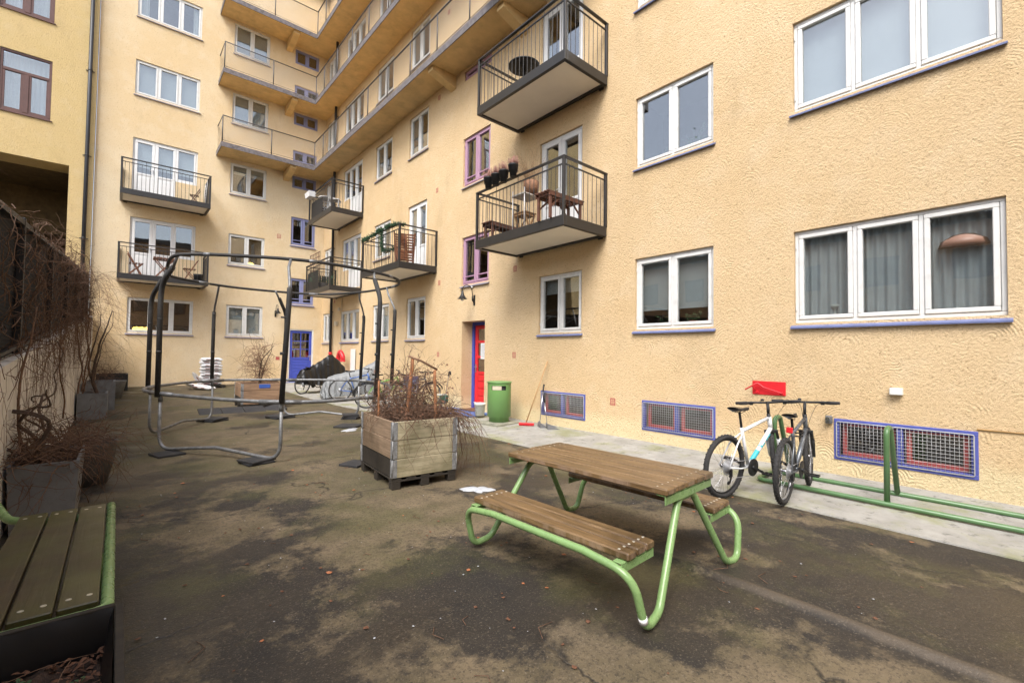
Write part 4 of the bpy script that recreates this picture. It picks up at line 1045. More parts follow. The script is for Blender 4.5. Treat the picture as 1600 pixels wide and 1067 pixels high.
def mat_(label, cx, cy, w, d, rot, h=.03, z=None, tilt=(0, 0), n=1):
    for k in range(n):
        m = MB(); m.box(-w/2, w/2, -d/2, d/2, 0, h, .004)
        tag(m.build('rubber_tile', 'mat_rubber', None, (cx, cy, (gz(cx, cy) if z is None else z)+.003+k*(h+.004)), (tilt[0], tilt[1], rot+k*.2)), label, 'rubber tile', 'rubber tiles on the paving')
mat_('black rubber tile under the front left foot of the trampoline', .58, 8.2, .34, .34, .3, tilt=(.03, .0))
mat_('doubled black rubber tile under the front foot nearest the viewer', 1.46, 6.92, .34, .34, .2, .025, n=2)
mat_('black rubber tile under the far left foot', 1.58, 11.6, .42, .42, .6, n=2)
mat_('black rubber tile under the far middle foot', 2.84, 11.3, .45, .45, .3, n=2)
mat_('black rubber tile stack under the right foot beside the timber planter', 4.05, 10.25, .34, .34, .9, .035, n=3)
mat_('flat rubber tile lying left of the timber planter', 2.45, 6.0, .30, .30, .5)
mat_('flat rubber tile on the damp paving behind the ring', 3.6, 9.2, .45, .45, .8)
for i in range(4):
    x = 1.72+i*.47; y = 13.05-.02*i; m = MB(); m.box(-.23, .23, -.25, .25, 0, .03, .004)
    tag(m.build('rubber_tile', 'mat_rubber', None, (x, y, gz(x, y)+.02), (R_(13), 0 if i < 3 else R_(-14), .0)), ['leftmost tile of the grey row behind the trampoline', 'second tile from the left in the grey row', 'third tile from the left in the grey row', 'tilted rightmost tile of the grey row behind the trampoline'][i], 'rubber tile', 'rubber tiles on the paving')

# ================================================================== timber planters on pallets
def pallet_box(label, C0, ang, w, d, z0, h, mats, boards=3, name='timber_planter'):
    t = thing(name, label, 'planter', (C0[0], C0[1], z0), ang)
    # local: x along the front (w), y away from the viewer (d)
    m = MB()
    for x in (0, w/2-.05, w-.1):
        for y in (0, d/2-.05, d-.1): m.box(x, x+.1, y, y+.1, 0, .078, .004)
    for y in (0, d/2-.05, d-.1): m.box(0, w, y, y+.1, .079, .098, .003)
    for i in range(5): x = i*(w-.11)/4; m.box(x, x+.11, 0, d, .099, .118, .003)
    m.build('pallet', 'pallet_dark', t)
    zb = .125; bh = (h-zb)/boards; e = .02
    for side in range(4):
        for i in range(boards):
            a, b = zb+i*bh+.002, zb+(i+1)*bh-.002; m = MB(); o_ = rng.uniform(-.003, .003)
            if side == 0: m.box(e, w-e, 0+o_, .022+o_, a, b, .004); mt = mats[0]
            elif side == 1: m.box(e, w-e, d-.022, d, a, b, .004); mt = mats[1]
            elif side == 2: m.box(0+o_, .022+o_, e+.005, d-e-.005, a, b, .004); mt = mats[2]
            else: m.box(w-.022, w, e+.005, d-e-.005, a, b, .004); mt = mats[2]
            o = m.build('board', mt if not (side == 2 and i == 0 and boards == 3) else 'pallet_dark', t)
            if side == 2 and i == 0 and boards == 3: o['label'] = 'dark rotten lowest board'
    for x, y, sx, sy in ((0, 0, 1, 1), (w, 0, -1, 1), (0, d, 1, -1), (w, d, -1, -1)):
        m = MB()
        for i in range(boards):
            a, b = zb+i*bh+.004, zb+(i+1)*bh-.004
            m.box(x-sx*.004, x+sx*.052, y-sy*.006, y-sy*.003+0, a, b, .001); m.box(x-sx*.006, x-sx*.003, y-sy*.004, y+sy*.052, a, b, .001)
            for zz in (a+.02, b-.02):
                m.lathe([(.006, 0), (.006, .004)], 6, M=Matrix.Translation((x+sx*.036, y-sy*.006, zz)) @ Matrix.Rotation(math.pi/2*sy, 4, 'X'))
                m.lathe([(.006, 0), (.006, .004)], 6, M=Matrix.Translation((x-sx*.006, y+sy*.036, zz)) @ Matrix.Rotation(-math.pi/2*sx, 4, 'Y'))
            m.tube([(x-sx*.004, y-sy*.004, a-.008), (x-sx*.004, y-sy*.004, b+.008)], .007, 8)
        m.build('corner_hinge', 'hinge_steel', t)
    s = MB(); nn = 14; vs = [(.022+(w-.044)*i/nn, .022+(d-.044)*j/nn, h-.06+rng.uniform(-.015, .02)) for i in range(nn+1) for j in range(nn+1)]
    s.add(vs, [(i*(nn+1)+j, (i+1)*(nn+1)+j, (i+1)*(nn+1)+j+1, i*(nn+1)+j+1) for i in range(nn) for j in range(nn)], True); s.build('soil', 'soil', t)
    return t
pallet_box('square planter of pale and brown boards with steel hinges on a black pallet, nearest', (2.31, 4.64), R_(-5), .79, 1.06, 0, .745, ['board_pale', 'board_brown', 'board_brown'])
pb2 = pallet_box('brown board planter on a pallet in front of the ochre wall, with a blue tag', (2.42, 13.35), R_(-3), 1.0, 1.2, .01, .66, ['board_red', 'board_red', 'board_red'], 3)
m = MB(); m.box(.40, .66, -.012, -.005, .54, .64); o = m.build('tag_plate', 'label_blue', pb2); o['label'] = 'small blue tag plate on the top board'
# shrub in the near planter
g = random.Random(31)
bx = ((2.38, 3.28), (4.55, 5.75), (.66, 1.5))
m = MB()
for i in range(330):
    strand(m, (g.uniform(2.42, 3.15), g.uniform(4.65, 5.6), g.uniform(.68, .82)), (g.uniform(-1, 1), g.uniform(-1, 1), g.uniform(-.2, .9)), g.uniform(.3, .9), g.uniform(.0026, .0058), g, .75, .03, .035, 3, bx, .07, g.uniform(-.25, .25))
for i in range(120):   # a looser crown round the stakes
    strand(m, (g.uniform(2.55, 3.0), g.uniform(4.9, 5.4), g.uniform(.8, 1.25)), (g.uniform(-1, 1), g.uniform(-1, 1), g.uniform(-.3, 1)), g.uniform(.3, .8), g.uniform(.0026, .0048), g, .7, .0, .035, 3, ((2.4, 3.25), (4.6, 5.7), (.75, 1.62)), .06, g.uniform(-.3, .3))
for i in range(95):   # trailing over the right-hand side down to the paving
    strand(m, (g.uniform(2.95, 3.14), g.uniform(4.55, 5.3), g.uniform(.74, .84)), (g.uniform(.5, 1), g.uniform(-.6, .2), g.uniform(-.1, .3)), g.uniform(.5, 1.15), g.uniform(.0026, .0052), g, .4, .16, .04, 3, ((2.9, 3.55), (4.1, 5.5), (.02, .95)), .05, g.uniform(-.1, .1))
for i in range(14):   # a few in front of the boards
    x = g.uniform(2.4, 3.1); strand(m, (x, 4.56, .76), (g.uniform(-.5, .5), -.2, -.3), g.uniform(.4, .8), .0035, g, .45, .12, .04, 3, ((2.3, 3.3), (4.42, 4.55), (.05, .9)), .04, g.uniform(-.12, .12))
for i in range(8):
    y = g.uniform(4.8, 5.5); strand(m, (2.39, y, .76), (-.3, g.uniform(-.4, .4), -.2), g.uniform(.25, .5), .003, g, .45, .12, .04, 3, ((2.28, 2.42), (4.6, 5.7), (.15, .9)), .03)
o = m.build('bare_shrub', 'twig'); tag(o, 'dry curly tangle of twigs round three stakes, spilling over the pale boards', 'shrub')
lf = MB()
for i in range(900):
    p = Vector((g.uniform(2.42, 3.2), g.uniform(4.6, 5.6), g.triangular(.70, 1.5, .76))); s = g.uniform(.008, .022); d = Vector((g.gauss(0, 1), g.gauss(0, 1), g.gauss(0, 1))).normalized(); e = d.orthogonal().normalized()
    lf.add([p-d*s, p+e*s*.55+Vector((0, 0, s*.3)), p+d*s, p-e*s*.55], [(0, 1, 2, 3)])
lf.build('dry_leaves', 'dead_leaf', o)
for lab, (a, b), r in (('short rust coloured stake at the left rear corner of the near timber planter', ((2.42, 5.25, .66), (2.44, 5.3, 1.16)), .014),
                 ('thick leaning stake in the middle of the near timber planter', ((2.66, 5.0, .66), (2.76, 5.05, 1.44)), .022),
                 ('stake on the right side of the near timber planter', ((2.98, 4.85, .66), (2.98, 4.9, 1.3)), .019)):
    m = MB(); a, b = Vector(a), Vector(b); m.tube([a+(b-a)*i/6+Vector((g.uniform(-.004, .004), 0, 0)) for i in range(7)], [r*g.uniform(.9, 1.1) for _ in range(7)], 7); tag(m.build('garden_stake', 'stake'), lab, 'stake', 'stakes in the near timber planter')
m = MB(); m.tube([(2.70, 5.05, 1.47), (2.85, 5.0, 1.41), (3.05, 4.95, 1.30)], .014, 6); tag(m.build('tied_branch', 'twig_light'), 'pale broken branch laid across the tops of the stakes', 'branch')
# small tree in the far timber planter
g = random.Random(41); m = MB()
for k in range(3): strand(m, (2.95+.03*k, 13.95, .6), (.05*(k-1), 0, 1), 1.2, .026-.006*k, g, .3, -.03, .06, 6, None, 0, .05*(k-1))
ob = m.build('bare_shrub', 'bark')
m = MB()
for i in range(150): strand(m, (2.95+g.uniform(-.12, .12), 13.95+g.uniform(-.1, .1), g.uniform(.7, 1.65)), (g.uniform(-1, 1), g.uniform(-.6, .6), g.uniform(-.3, .8)), g.uniform(.4, 1.0), .0065, g, .6, .05, .05, 3, ((2.1, 3.95), (13.2, 14.7), (.5, 2.05)), .06, g.uniform(-.15, .15))
m.build('twigs', 'twig_light', ob); tag(ob, 'bare bushy shrub in the far timber planter in front of the ochre wall', 'shrub')
m = MB(); m.box(3.27, 3.36, 13.6, 13.63, 1.28, 1.37); tag(m.build('plant_tag', 'window_red'), 'small red tag hanging in the far bare shrub', 'tag')

# ================================================================== picnic table
def picnic():
    t = thing('picnic_table', 'wet brown plank picnic table with two benches on looped light green tubes', 'picnic table', (2.80, 2.17, 0), R_(2.5))
    # local axes: y along the planks, x across
    hl = .70; zt = .705; zs = .425
    def planks(xs, w, z, th, L, name):
        for x in xs:
            m = MB(); m.box(x-w/2, x+w/2, -L/2+rng.uniform(-.004, .004), L/2+rng.uniform(-.004, .004), z-th, z, .008); m.build(name, 'table_plank', t)
    planks([-.265+.1325*i for i in range(5)], .123, zt, .042, 1.40, 'top_plank')
    planks([-.655, -.555, -.455], .089, zs, .046, 1.34, 'seat_plank'); planks([.455, .555, .655], .089, zs, .042, 1.34, 'seat_plank')
    m = MB()
    for sy in (-1, 1):
        for x in (-.655, -.555, -.455, .455, .555, .655):
            for dx in (-.025, .025): m.lathe([(.009, 0), (.009, .002)], 8, (x+dx, sy*.60, zs))
        for i in range(5):
            for dx in (-.03, .03): m.lathe([(.006, 0), (.006, .0012)], 8, (-.265+.1325*i+dx, sy*.62, zt))
    m.build('screw_heads', 'screw', t)
    # angle irons under the planks
    for sy in (-1, 1):
        m = MB(); m.box(-.318, .318, sy*.655-.03, sy*.655+.03, zt-.050, zt-.0425, .002); m.box(-.318, .318, sy*.684-.004, sy*.684+.004, zt-.098, zt-.051); m.build('support_bar', 'bench_green', t)
        for sx in (-1, 1): m = MB(); m.box(sx*.405, sx*.735, sy*.625-.03, sy*.625+.03, zs-.054, zs-.0465, .002); m.box(sx*.405, sx*.735, sy*.652-.004, sy*.652+.004, zs-.100, zs-.055); m.build('support_bar', 'bench_green', t)
    # the looped tube: along each bench edge, down, up to an apex under the top, down, and back
    r = .0235
    def side(sy):
        y = sy*.66; q = sy*.70
        return [(-.745, y*.6, zs-.052), (-.735, sy*.72, zs-.09), (-.64, q*1.06, r+.0), (-.47, q*1.04, r+.03), (-.10, sy*.655, zt-.105), (.10, sy*.655, zt-.105), (.47, q*1.04, r+.03), (.64, q*1.06, r+.0), (.735, sy*.72, zs-.09), (.745, y*.6, zs-.052)]
    rad = [.1, .16, .14, .12, .10, .10, .12, .14, .16, .1]
    pts = side(-1)+side(1)[::-1]; rr = rad+rad[::-1]
    m = MB(); m.tube(fillet(pts, rr, 9, True), r, 14, closed=True); m.build('tube_frame', 'bench_green', t)
    fp = fillet(pts, rr, 9, True); k = min(range(len(fp)), key=lambda i: abs(fp[i].z-.15)+(9 if fp[i].x > -.6 or fp[i].y > -.3 else 0)); d = (fp[k+1]-fp[k]).normalized()
    m = MB(); m.tube([fp[k], fp[k]+d*.035], r+.0012, 14); m.build('sticker', 'paper', t)
picnic()

# ================================================================== green bench left (cut by the frame)
def benchl():
    t = thing('garden_bench', 'mossy dark plank bench with a light green tube frame at the left edge', 'bench', (-.2, 3.35, 0), 0)
    z = .46
    for i in range(3):
        x = .157-.137*i-.05; m = MB(); m.box(x-.0625, x+.0625, -.78, .80, z-.04, z, .004); m.build('seat_plank', 'bench_plank', t)
        if i < 3:
            for dx in (-.032, .032):
                for yy in (-.70, .72): s = MB(); s.lathe([(.010, 0), (.010, .002)], 10, (x+dx, yy, z)); s.build('screw_head', 'screw', t)
    m = MB(); m.tube(fillet([(.197, .84, z-.028), (.197, -.818, z-.034), (-.6, -.818, z-.034)], .05, 6), .0235, 12)
    m.tube(fillet([(.197, .83, z-.06), (.197, .86, z-.2), (.197, .80, .03), (.197, .3, .03), (.15, .0, z-.075)], .1, 6), .023, 12)
    m.tube(fillet([(.14, .79, z-.066), (-.10, .80, z-.066), (-.30, .98, z-.06), (-.42, 1.30, z+.02), (-.46, 1.42, z+.5)], .2, 8), .024, 12)
    m.tube(fillet([(.18, -.80, z-.05), (.18, -.86, .03), (-.3, -.86, .03)], .1, 6), .023, 12)
    m.build('tube_frame', 'bench_green', t)
benchl()
# dark planter bed in the foreground corner
def fgbed():
    t = thing('planter_bed', 'low black lined planter bed of soil and leaves in the near left corner', 'planter', (-.4, 1.9, 0)); iv = Matrix.Translation((.4, -1.9, 0))
    xr, yb, zt = .02, 2.52, .455
    def b(m, n, mat): o = m.build(n, mat, t); o.matrix_parent_inverse = iv; return o
    m = MB(); m.box(-1.4, xr, yb-.028, yb, 0, zt, .003); b(m, 'side_board', 'pallet_dark')
    m = MB(); m.box(xr+.001, xr+.029, .3, yb+.0, 0, zt-.012, .003); b(m, 'side_board', 'pallet_dark')
    m = MB(); n = 40; vs = []
    for i in range(n+1):
        x = -1.38+(xr-.004+1.38)*i/n; w = .006*math.sin(i*1.3)+.004*math.sin(i*3.1); vs += [(x, yb-.034, zt-.004+.4*w), (x, yb-.05-.8*w-.01, zt-.06), (x, yb-.075+w, zt-.20)]
    m.add(vs, [(i*3+j, i*3+j+1, (i+1)*3+j+1, (i+1)*3+j) for i in range(n) for j in range(2)], True); vs = []
    for i in range(n+1):
        y = .3+(yb-.036-.3)*i/n; w = .006*math.sin(i*1.1)+.004*math.sin(i*2.7); vs += [(xr-.004, y, zt-.01+.4*w), (xr-.02-w, y, zt-.07), (xr-.04+w, y, zt-.2)]
    m.add(vs, [(i*3+j, i*3+j+1, (i+1)*3+j+1, (i+1)*3+j) for i in range(n) for j in range(2)], True); b(m, 'liner', 'black_film')
    m = MB(); nn = 40; vs = [(-1.38+1.4*i/nn, .3+2.17*j/nn, zt-.17+rng.uniform(-.012, .02)+.02*math.sin(i*.5)*math.cos(j*.4)) for i in range(nn+1) for j in range(nn+1)]
    m.add(vs, [(i*(nn+1)+j, (i+1)*(nn+1)+j, (i+1)*(nn+1)+j+1, i*(nn+1)+j+1) for i in range(nn) for j in range(nn)], True); b(m, 'soil', 'soil')
    g = random.Random(5); lf = MB()
    def leaf(m, p, s):
        d = Vector((g.gauss(0, 1), g.gauss(0, 1), g.gauss(0, .35))).normalized(); e = d.cross(Vector((0, 0, 1))).normalized(); u = Vector((0, 0, s*g.uniform(.1, .5)))
        m.add([p-d*s, p-d*s*.3+e*s*.5+u, p+d*s*.5+e*s*.4+u*.6, p+d*s, p+d*s*.4-e*s*.5+u, p-d*s*.4-e*s*.42+u*.4, p+u*.1], [(0, 1, 6), (1, 2, 6), (2, 3, 6), (3, 4, 6), (4, 5, 6), (5, 0, 6)])
    for i in range(1700): leaf(lf, Vector((g.uniform(-.9, .0), g.uniform(1.2, 2.44), zt-.15+g.uniform(-.01, .03))), g.uniform(.006, .019))
    o = lf.build('dead_leaves', 'dead_leaf'); tag(o, 'dead brown leaves covering the soil of the near bed', 'leaves', kind='stuff')
    m = MB()
    for i in range(26): strand(m, (g.uniform(-.8, -.05), g.uniform(1.6, 2.4), zt-.13), (g.uniform(-1, 1), g.uniform(-1, 1), .1), g.uniform(.1, .5), .0022, g, .2, .0, .03, 4, ((-1.2, .0), (1.2, 2.42), (zt-.16, zt-.06)))
    tag(m.build('twig_litter', 'twig_light'), 'thin pale twigs lying on the leaves of the near bed', 'twigs', kind='stuff')
    m = MB()
    for i in range(45):
        c = g.choice([(-.22, 2.33), (-.09, 2.22), (-.35, 2.15)]); leaf(m, Vector((c[0]+g.gauss(0, .018), c[1]+g.gauss(0, .02), zt-.13+g.uniform(0, .012))), g.uniform(.006, .012))
    tag(m.build('moss_tufts', 'plant_green'), 'tiny green moss tufts in the near bed', 'moss', kind='stuff')
fgbed()

# ================================================================== bike rack
def rack():
    t = thing('bike_rack', 'dark green tubular bicycle rack with upright hoops on the concrete strip', 'bike rack', (6.1, 1, .02)); iv = Matrix.Translation((-6.1, -1, -.02))
    z = .055; r = .026
    a = [(5.88, -1.6, z), (5.84, 2.5, z), (6.36, 2.5, z), (6.42, -1.6, z)]
    m = MB(); m.tube(fillet([(5.93, -3.2, z), (5.84, 2.22, z), (6.38, 2.22, z), (6.48, -3.2, z)], .12, 8), r, 12); m.build('base_rail', 'rack_green', t).matrix_parent_inverse = iv
    for y in (1.0, 2.03):
        y2 = y; m = MB(); x0, x1 = 5.865+.01*(2-y), 6.39+.01*(2-y)
        m.tube(fillet([(x0, y, z), (x0+.005, y, .80), (x0+.175, y, .80), (x1, y, z)], [0, .085, .085, 0], 8), r, 12); m.build('hoop', 'rack_green', t).matrix_parent_inverse = iv
rack()
# ================================================================== bicycles
def bicycle(label, p, az, lean=0, steer=0, frame='bike_white', accent=None, fork='bike_white', wheel_r=.335, knob=True, rim='black_plastic', group='bicycles by the wall', simple=False, scale=1.0, basket=False, saddle='black_plastic', sz=.93, bz=.98, mud=False):
    """p: rear wheel contact point; az: heading, degrees clockwise from +Y"""
    t = thing('bicycle', label, 'bicycle', p, (lean, 0, math.pi/2-R_(az)), group)
    t.rotation_mode = 'ZYX' if False else 'XYZ'
    # matrix: Rz * Rx(lean)
    R = wheel_r; WB = 1.06; tr = .026 if knob else .018
    ht, hb = Vector((.80, 0, .80)), Vector((.845, 0, .66)); bb = Vector((.42, 0, .29)); st = Vector((.285, 0, .70)); rh = Vector((0, 0, R)); fh = Vector((WB-.03, 0, R))
    axis = (ht-hb).normalized(); SM = Matrix.Translation(hb) @ Matrix.Rotation(steer, 4, axis) @ Matrix.Translation(-hb)
    def wheel(c, Mx, front):
        m = MB(); n = 40; pts = [c+Vector((math.cos(2*math.pi*i/n), 0, math.sin(2*math.pi*i/n)))*(R-tr) for i in range(n)]
        m.tube(pts, tr, 8, closed=True)
        if knob:
            for i in range(78):
                a = 2*math.pi*i/78
                for dy in (-.5, .5) if i % 2 else (0,):
                    q = c+Vector((math.cos(a)*(R-tr+tr*.93*math.cos(dy)), tr*math.sin(dy)*1.05, math.sin(a)*(R-tr+tr*.93*math.cos(dy))))
                    Mk = Matrix.Translation(q) @ Matrix.Rotation(-a, 4, 'Y'); m.box(-.004, .004, -.006, .006, -.006, .006, 0, Mk)
        ty = m.xf(Mx).build('wheel', 'black_rubber', t)
        m = MB(); m.tube([c+Vector((math.cos(2*math.pi*i/n), 0, math.sin(2*math.pi*i/n)))*(R-2*tr-.004) for i in range(n)], .0095, 6, closed=True); m.xf(Mx).build('rim', rim, ty)
        m = MB(); ns = 28
        for i in range(ns):
            a = 2*math.pi*i/ns; s = 1 if i % 2 else -1; hb_ = c+Vector((math.cos(a+.9*(1 if (i//2) % 2 else -1))*.022, s*.028, math.sin(a+.9*(1 if (i//2) % 2 else -1))*.022))
            m.tube([hb_, c+Vector((math.cos(a), 0, math.sin(a)))*(R-2*tr-.008)], .0014, 3, cap=False)
        m.tube([c-Vector((0, .05, 0)), c+Vector((0, .05, 0))], .014, 8); m.lathe([(.026, -.028), (.026, -.024)], 12, c, Matrix.Rotation(math.pi/2, 4, 'X')); m.lathe([(.026, .024), (.026, .028)], 12, c, Matrix.Rotation(math.pi/2, 4, 'X'))
        m.xf(Mx).build('spokes', 'chrome', ty)
        m = MB(); n2 = 24; rr = .085 if knob else .0
        if rr: m.lathe([(rr-.014, .036), (rr, .036), (rr, .038), (rr-.014, .038), (rr-.014, .036)], n2, c, Matrix.Rotation(math.pi/2, 4, 'X'), capb=False, capt=False); m.xf(Mx).build('brake_disc', 'bike_silver', ty)
    wheel(rh, Matrix(), False); wheel(fh, SM, True)
    m = MB(); T = m.tube
    T([st*.2+ht*.8+(ht-st)*.15, st+(bb-st)*.04], [.019, .017], 10); T([hb+(ht-hb)*.15, (hb+bb)/2, bb], [.024, .026, .024], 10); T([st-(bb-st)*.06, bb], .0175, 10); T([ht+axis*.01, hb-axis*.01], .024, 12)
    for s in (-1, 1):
        T(fillet([bb+Vector((-.02, s*.03, -.005)), Vector((.20, s*.052, .30)), rh+Vector((.0, s*.062, 0))], .2, 5), .0095, 7)
        T(fillet([st+Vector((0, s*.016, -.04)), Vector((.15, s*.045, .57)), rh+Vector((0, s*.062, 0))], .2, 5), .0085, 7)
    m.lathe([(.022, -.036), (.022, .036)], 12, bb, Matrix.Rotation(math.pi/2, 4, 'X'))
    fr = m.build('frame', frame, t)
    if accent:
        m = MB(); d = bb-hb
        for a, b in ((.12, .30), (.36, .50), (.60, .86)): T2 = m.tube([hb+d*a, hb+d*b], [.0262+.0012*math.sin(a*3), .0268], 10, cap=False)
        m.build('decal_band', accent, fr)
    m = MB(); 
    m.tube([st-(bb-st).normalized()*.01, Vector((.285-.045*(sz-.70)/.2, 0, sz-.04))], .0135, 10)
    m.build('seat_post', 'black_plastic', t)
    m = MB(); sx, s0 = .285-.045*(sz-.70)/.2, sz; outline = [(-.14, .068), (-.10, .075), (-.03, .05), (.04, .026), (.11, .018), (.145, .010)]
    vs = []; fs = []; NN = 9
    for (x, w) in outline:
        for k in range(NN):
            a = math.pi*k/(NN-1); zz = .022*math.sin(a)+(.012 if x < -.05 else 0)+(-.006 if -.05 < x < .05 else 0)
            vs.append((sx+x+.02, math.cos(a)*w, s0+zz-.012))
        vs.append((sx+x+.02, 0, s0-.028))
    q = NN+1
    for i in range(len(outline)-1):
        for k in range(q): fs.append((i*q+k, i*q+(k+1) % q, (i+1)*q+(k+1) % q, (i+1)*q+k))
    fs.append(tuple(range(q))); fs.append(tuple((len(outline)-1)*q+k for k in range(q)))
    m.add(vs, fs, True); m.tube([(sx-.07, .02, s0-.03), (sx, .022, s0-.045), (sx+.09, .012, s0-.025)], .004, 5); m.tube([(sx-.07, -.02, s0-.03), (sx, -.022, s0-.045), (sx+.09, -.012, s0-.025)], .004, 5)
    m.build('saddle', saddle, t)
    # fork with dark crown and lower legs
    m = MB(); cr = hb-axis*.02
    for s in (-1, 1):
        m.tube([cr+Vector((0, s*.055, 0)), cr+(fh-cr)*.35+Vector((0, s*.058, 0))], .015, 8)
    m.box(-.02, .02, -.07, .07, -.018, .018, .006, Matrix.Translation(cr)); m.tube([cr, ht+axis*.05], .02, 10)
    m.xf(SM); fk = m.build('fork', 'black_plastic' if knob else fork, t)
    m = MB()
    for s in (-1, 1): m.tube([cr+(fh-cr)*.30+Vector((0, s*.058, 0)), fh+Vector((0, s*.058, 0))], [.021, .015], 9)
    m.tube(fillet([cr+(fh-cr)*.3+Vector((.0, -.058, 0)), cr+(fh-cr)*.14+Vector((.05, -.04, .03)), cr+(fh-cr)*.14+Vector((.05, .04, .03)), cr+(fh-cr)*.3+Vector((0, .058, 0))], .03, 4), .009, 6)
    m.xf(SM).build('fork_leg', fork, fk)
    top = ht+axis*.06; hbar = Vector((top.x+.06, 0, bz-.005)); m = MB()
    m.tube([top, hbar], .016, 8); L = .33
    m.tube(fillet([hbar+Vector((-.045, -L, .0)), hbar+Vector((-.02, -.16, .0)), hbar+Vector((0, -.06, -.006)), hbar+Vector((0, .06, -.006)), hbar+Vector((-.02, .16, .0)), hbar+Vector((-.045, L, .0))], .06, 5), .0125, 8)
    h_ = m.xf(SM).build('handlebar', 'black_plastic', t)
    m = MB()
    for s in (-1, 1):
        m.tube([hbar+Vector((-.045, s*L, 0)), hbar+Vector((-.032, s*(L-.12), 0))], .0165, 8)
        m.tube([hbar+Vector((.03, s*.19, -.02)), hbar+Vector((.035, s*.24, -.025)), hbar+Vector((.01, s*.30, -.02))], .005, 5); m.box(-.02, .02, s*.17-.02, s*.17+.02, -.03, .012, .006, Matrix.Translation(hbar+Vector((0, 0, 0))))
    m.lathe([(.018, 0), (.022, .012), (.010, .026)], 12, hbar+Vector((-.0, .05, .012)))
    m.xf(SM).build('grip', 'black_rubber', h_)
    m = MB()   # cables
    for s in (-1, 1): m.tube(spline([hbar+Vector((.02, s*.15, -.01)), hbar+Vector((.09, s*.08, -.05)), ht+Vector((.06, s*.03, -.04)), hb+Vector((.0, s*.02, -.02))], 5, False), .0028, 4)
    m.build('cables', 'black_plastic', h_)
    # drivetrain on the right side (local -y)
    m = MB(); RX = Matrix.Rotation(math.pi/2, 4, 'X')
    m.lathe([(.070, .048), (.074, .048), (.074, .052), (.070, .052), (.070, .048)], 28, bb, RX, capb=False, capt=False)
    m.lathe([(.09, .058), (.095, .058), (.095, .061), (.05, .061)], 28, bb, RX); m.lathe([(.02, .05), (.02, .075)], 12, bb, RX)
    ca = R_(-25); cv = Vector((math.cos(ca), 0, math.sin(ca)))*.17
    m.bar(bb+Vector((0, -.075, 0)), bb+cv+Vector((0, -.085, 0)), .014, .026); m.bar(bb+Vector((0, .055, 0)), bb-cv+Vector((0, .075, 0)), .014, .026)
    dr = m.build('crankset', 'black_plastic', t)
    for k, (c, s) in enumerate(((bb+cv, -1), (bb-cv, 1))):
        y = s*.10; m = MB()
        for dx in (-.038, .038): m.box(dx-.006, dx+.006, -.05, .05, -.010, .010, .003, Matrix.Translation(c+Vector((0, y+s*.04, 0))))
        for dy in (-.046, 0, .046): m.box(-.038, .038, dy-.006, dy+.006, -.010, .010, .003, Matrix.Translation(c+Vector((0, y+s*.04, 0))))
        m.build('pedal', 'black_plastic', dr)
    m = MB()
    for i in range(7): r = .026+.007*i; y = .060-.0038*i; m.lathe([(r-.006, y), (r, y), (r, y+.002), (r-.006, y+.002)], 22, rh, RX)
    m.tube([rh+Vector((.0, -.052, .052)), bb+Vector((0, -.058, .088))], .0035, 4); m.tube([rh+Vector((-.01, -.055, -.17)), rh+Vector((.10, -.056, -.12)), bb+Vector((0, -.058, -.088))], .0035, 4)
    m.build('cassette', 'bike_silver', dr)
    m = MB(); m.lathe([(.020, .050), (.020, .058)], 12, rh+Vector((.02, 0, -.09)), RX); m.lathe([(.020, .050), (.020, .058)], 12, rh+Vector((-.005, 0, -.16)), RX); m.bar(rh+Vector((.015, -.062, -.02)), rh+Vector((.02, -.062, -.09)), .018, .03); m.bar(rh+Vector((.02, -.066, -.09)), rh+Vector((-.005, -.066, -.16)), .006, .025)
    m.build('derailleur', 'black_plastic', dr)
    if mud:
        m = MB()
        for c, a0, a1 in ((rh, 20, 185), (fh, 15, 150)):
            pts = [c+Vector((math.cos(R_(a)), 0, math.sin(R_(a))))*(R+.02) for a in range(a0, a1, 8)]; m.tube(pts, .018, 6)
        m.build('mudguard', 'black_plastic', t)
        m = MB()
        for s in (-1, 1): m.tube([Vector((.25, s*.05, .74)), Vector((-.18, s*.06, .74)), Vector((-.18, s*.06, .74))], .006, 5); m.tube([Vector((-.14, s*.06, .74)), rh+Vector((0, s*.07, 0))], .005, 5)
        for k in range(4): m.tube([Vector((-.15+.1*k, -.06, .74)), Vector((-.15+.1*k, .06, .74))], .005, 5)
        m.build('carrier', 'black_plastic', t)
    return t
bicycle('white and turquoise mountain bike leaning on the left rack hoop', (4.87, 2.18, .02), 100, R_(2), R_(26), 'bike_white', 'bike_teal', 'bike_white', .335, rim='black_plastic')
b2 = bicycle('dark grey mountain bike with a red rear reflector, nearest the blue basement window', (5.16, 1.70, .02), 86, R_(1), R_(8), 'bike_grey', None, 'black_plastic', .335, rim='bike_silver', sz=.88, bz=.99)
m = MB(); m.box(.15, .18, -.03, .03, .70, .76, .006); m.build('rear_light', 'red_paint', b2)
m = MB(); m.tube([(.75+.02*math.cos(i*.7)*3, .05+.05*math.sin(i*.7), .58+.004*i) for i in range(22)], .007, 6); m.build('lock_cable', 'black_plastic', b2)
bicycle('blue bicycle standing left of the green one by the silver cover', (5.15, 13.9, .03), 104, R_(4), R_(10), 'bike_blue', None, 'bike_blue', .34, False, 'bike_silver', mud=False, sz=.92)
bicycle('pale green bicycle behind the near timber planter', (5.05, 11.7, .03), 100, R_(3), R_(-12), 'bike_green', None, 'bike_green', .34, False, 'bike_silver', mud=True, sz=.90)
bicycle('dark bicycle half hidden behind the near timber planter', (5.55, 11.05, .03), 96, R_(4), R_(15), 'bike_grey', None, 'black_plastic', .34, False, 'bike_silver', mud=True, sz=.92, basket=True)
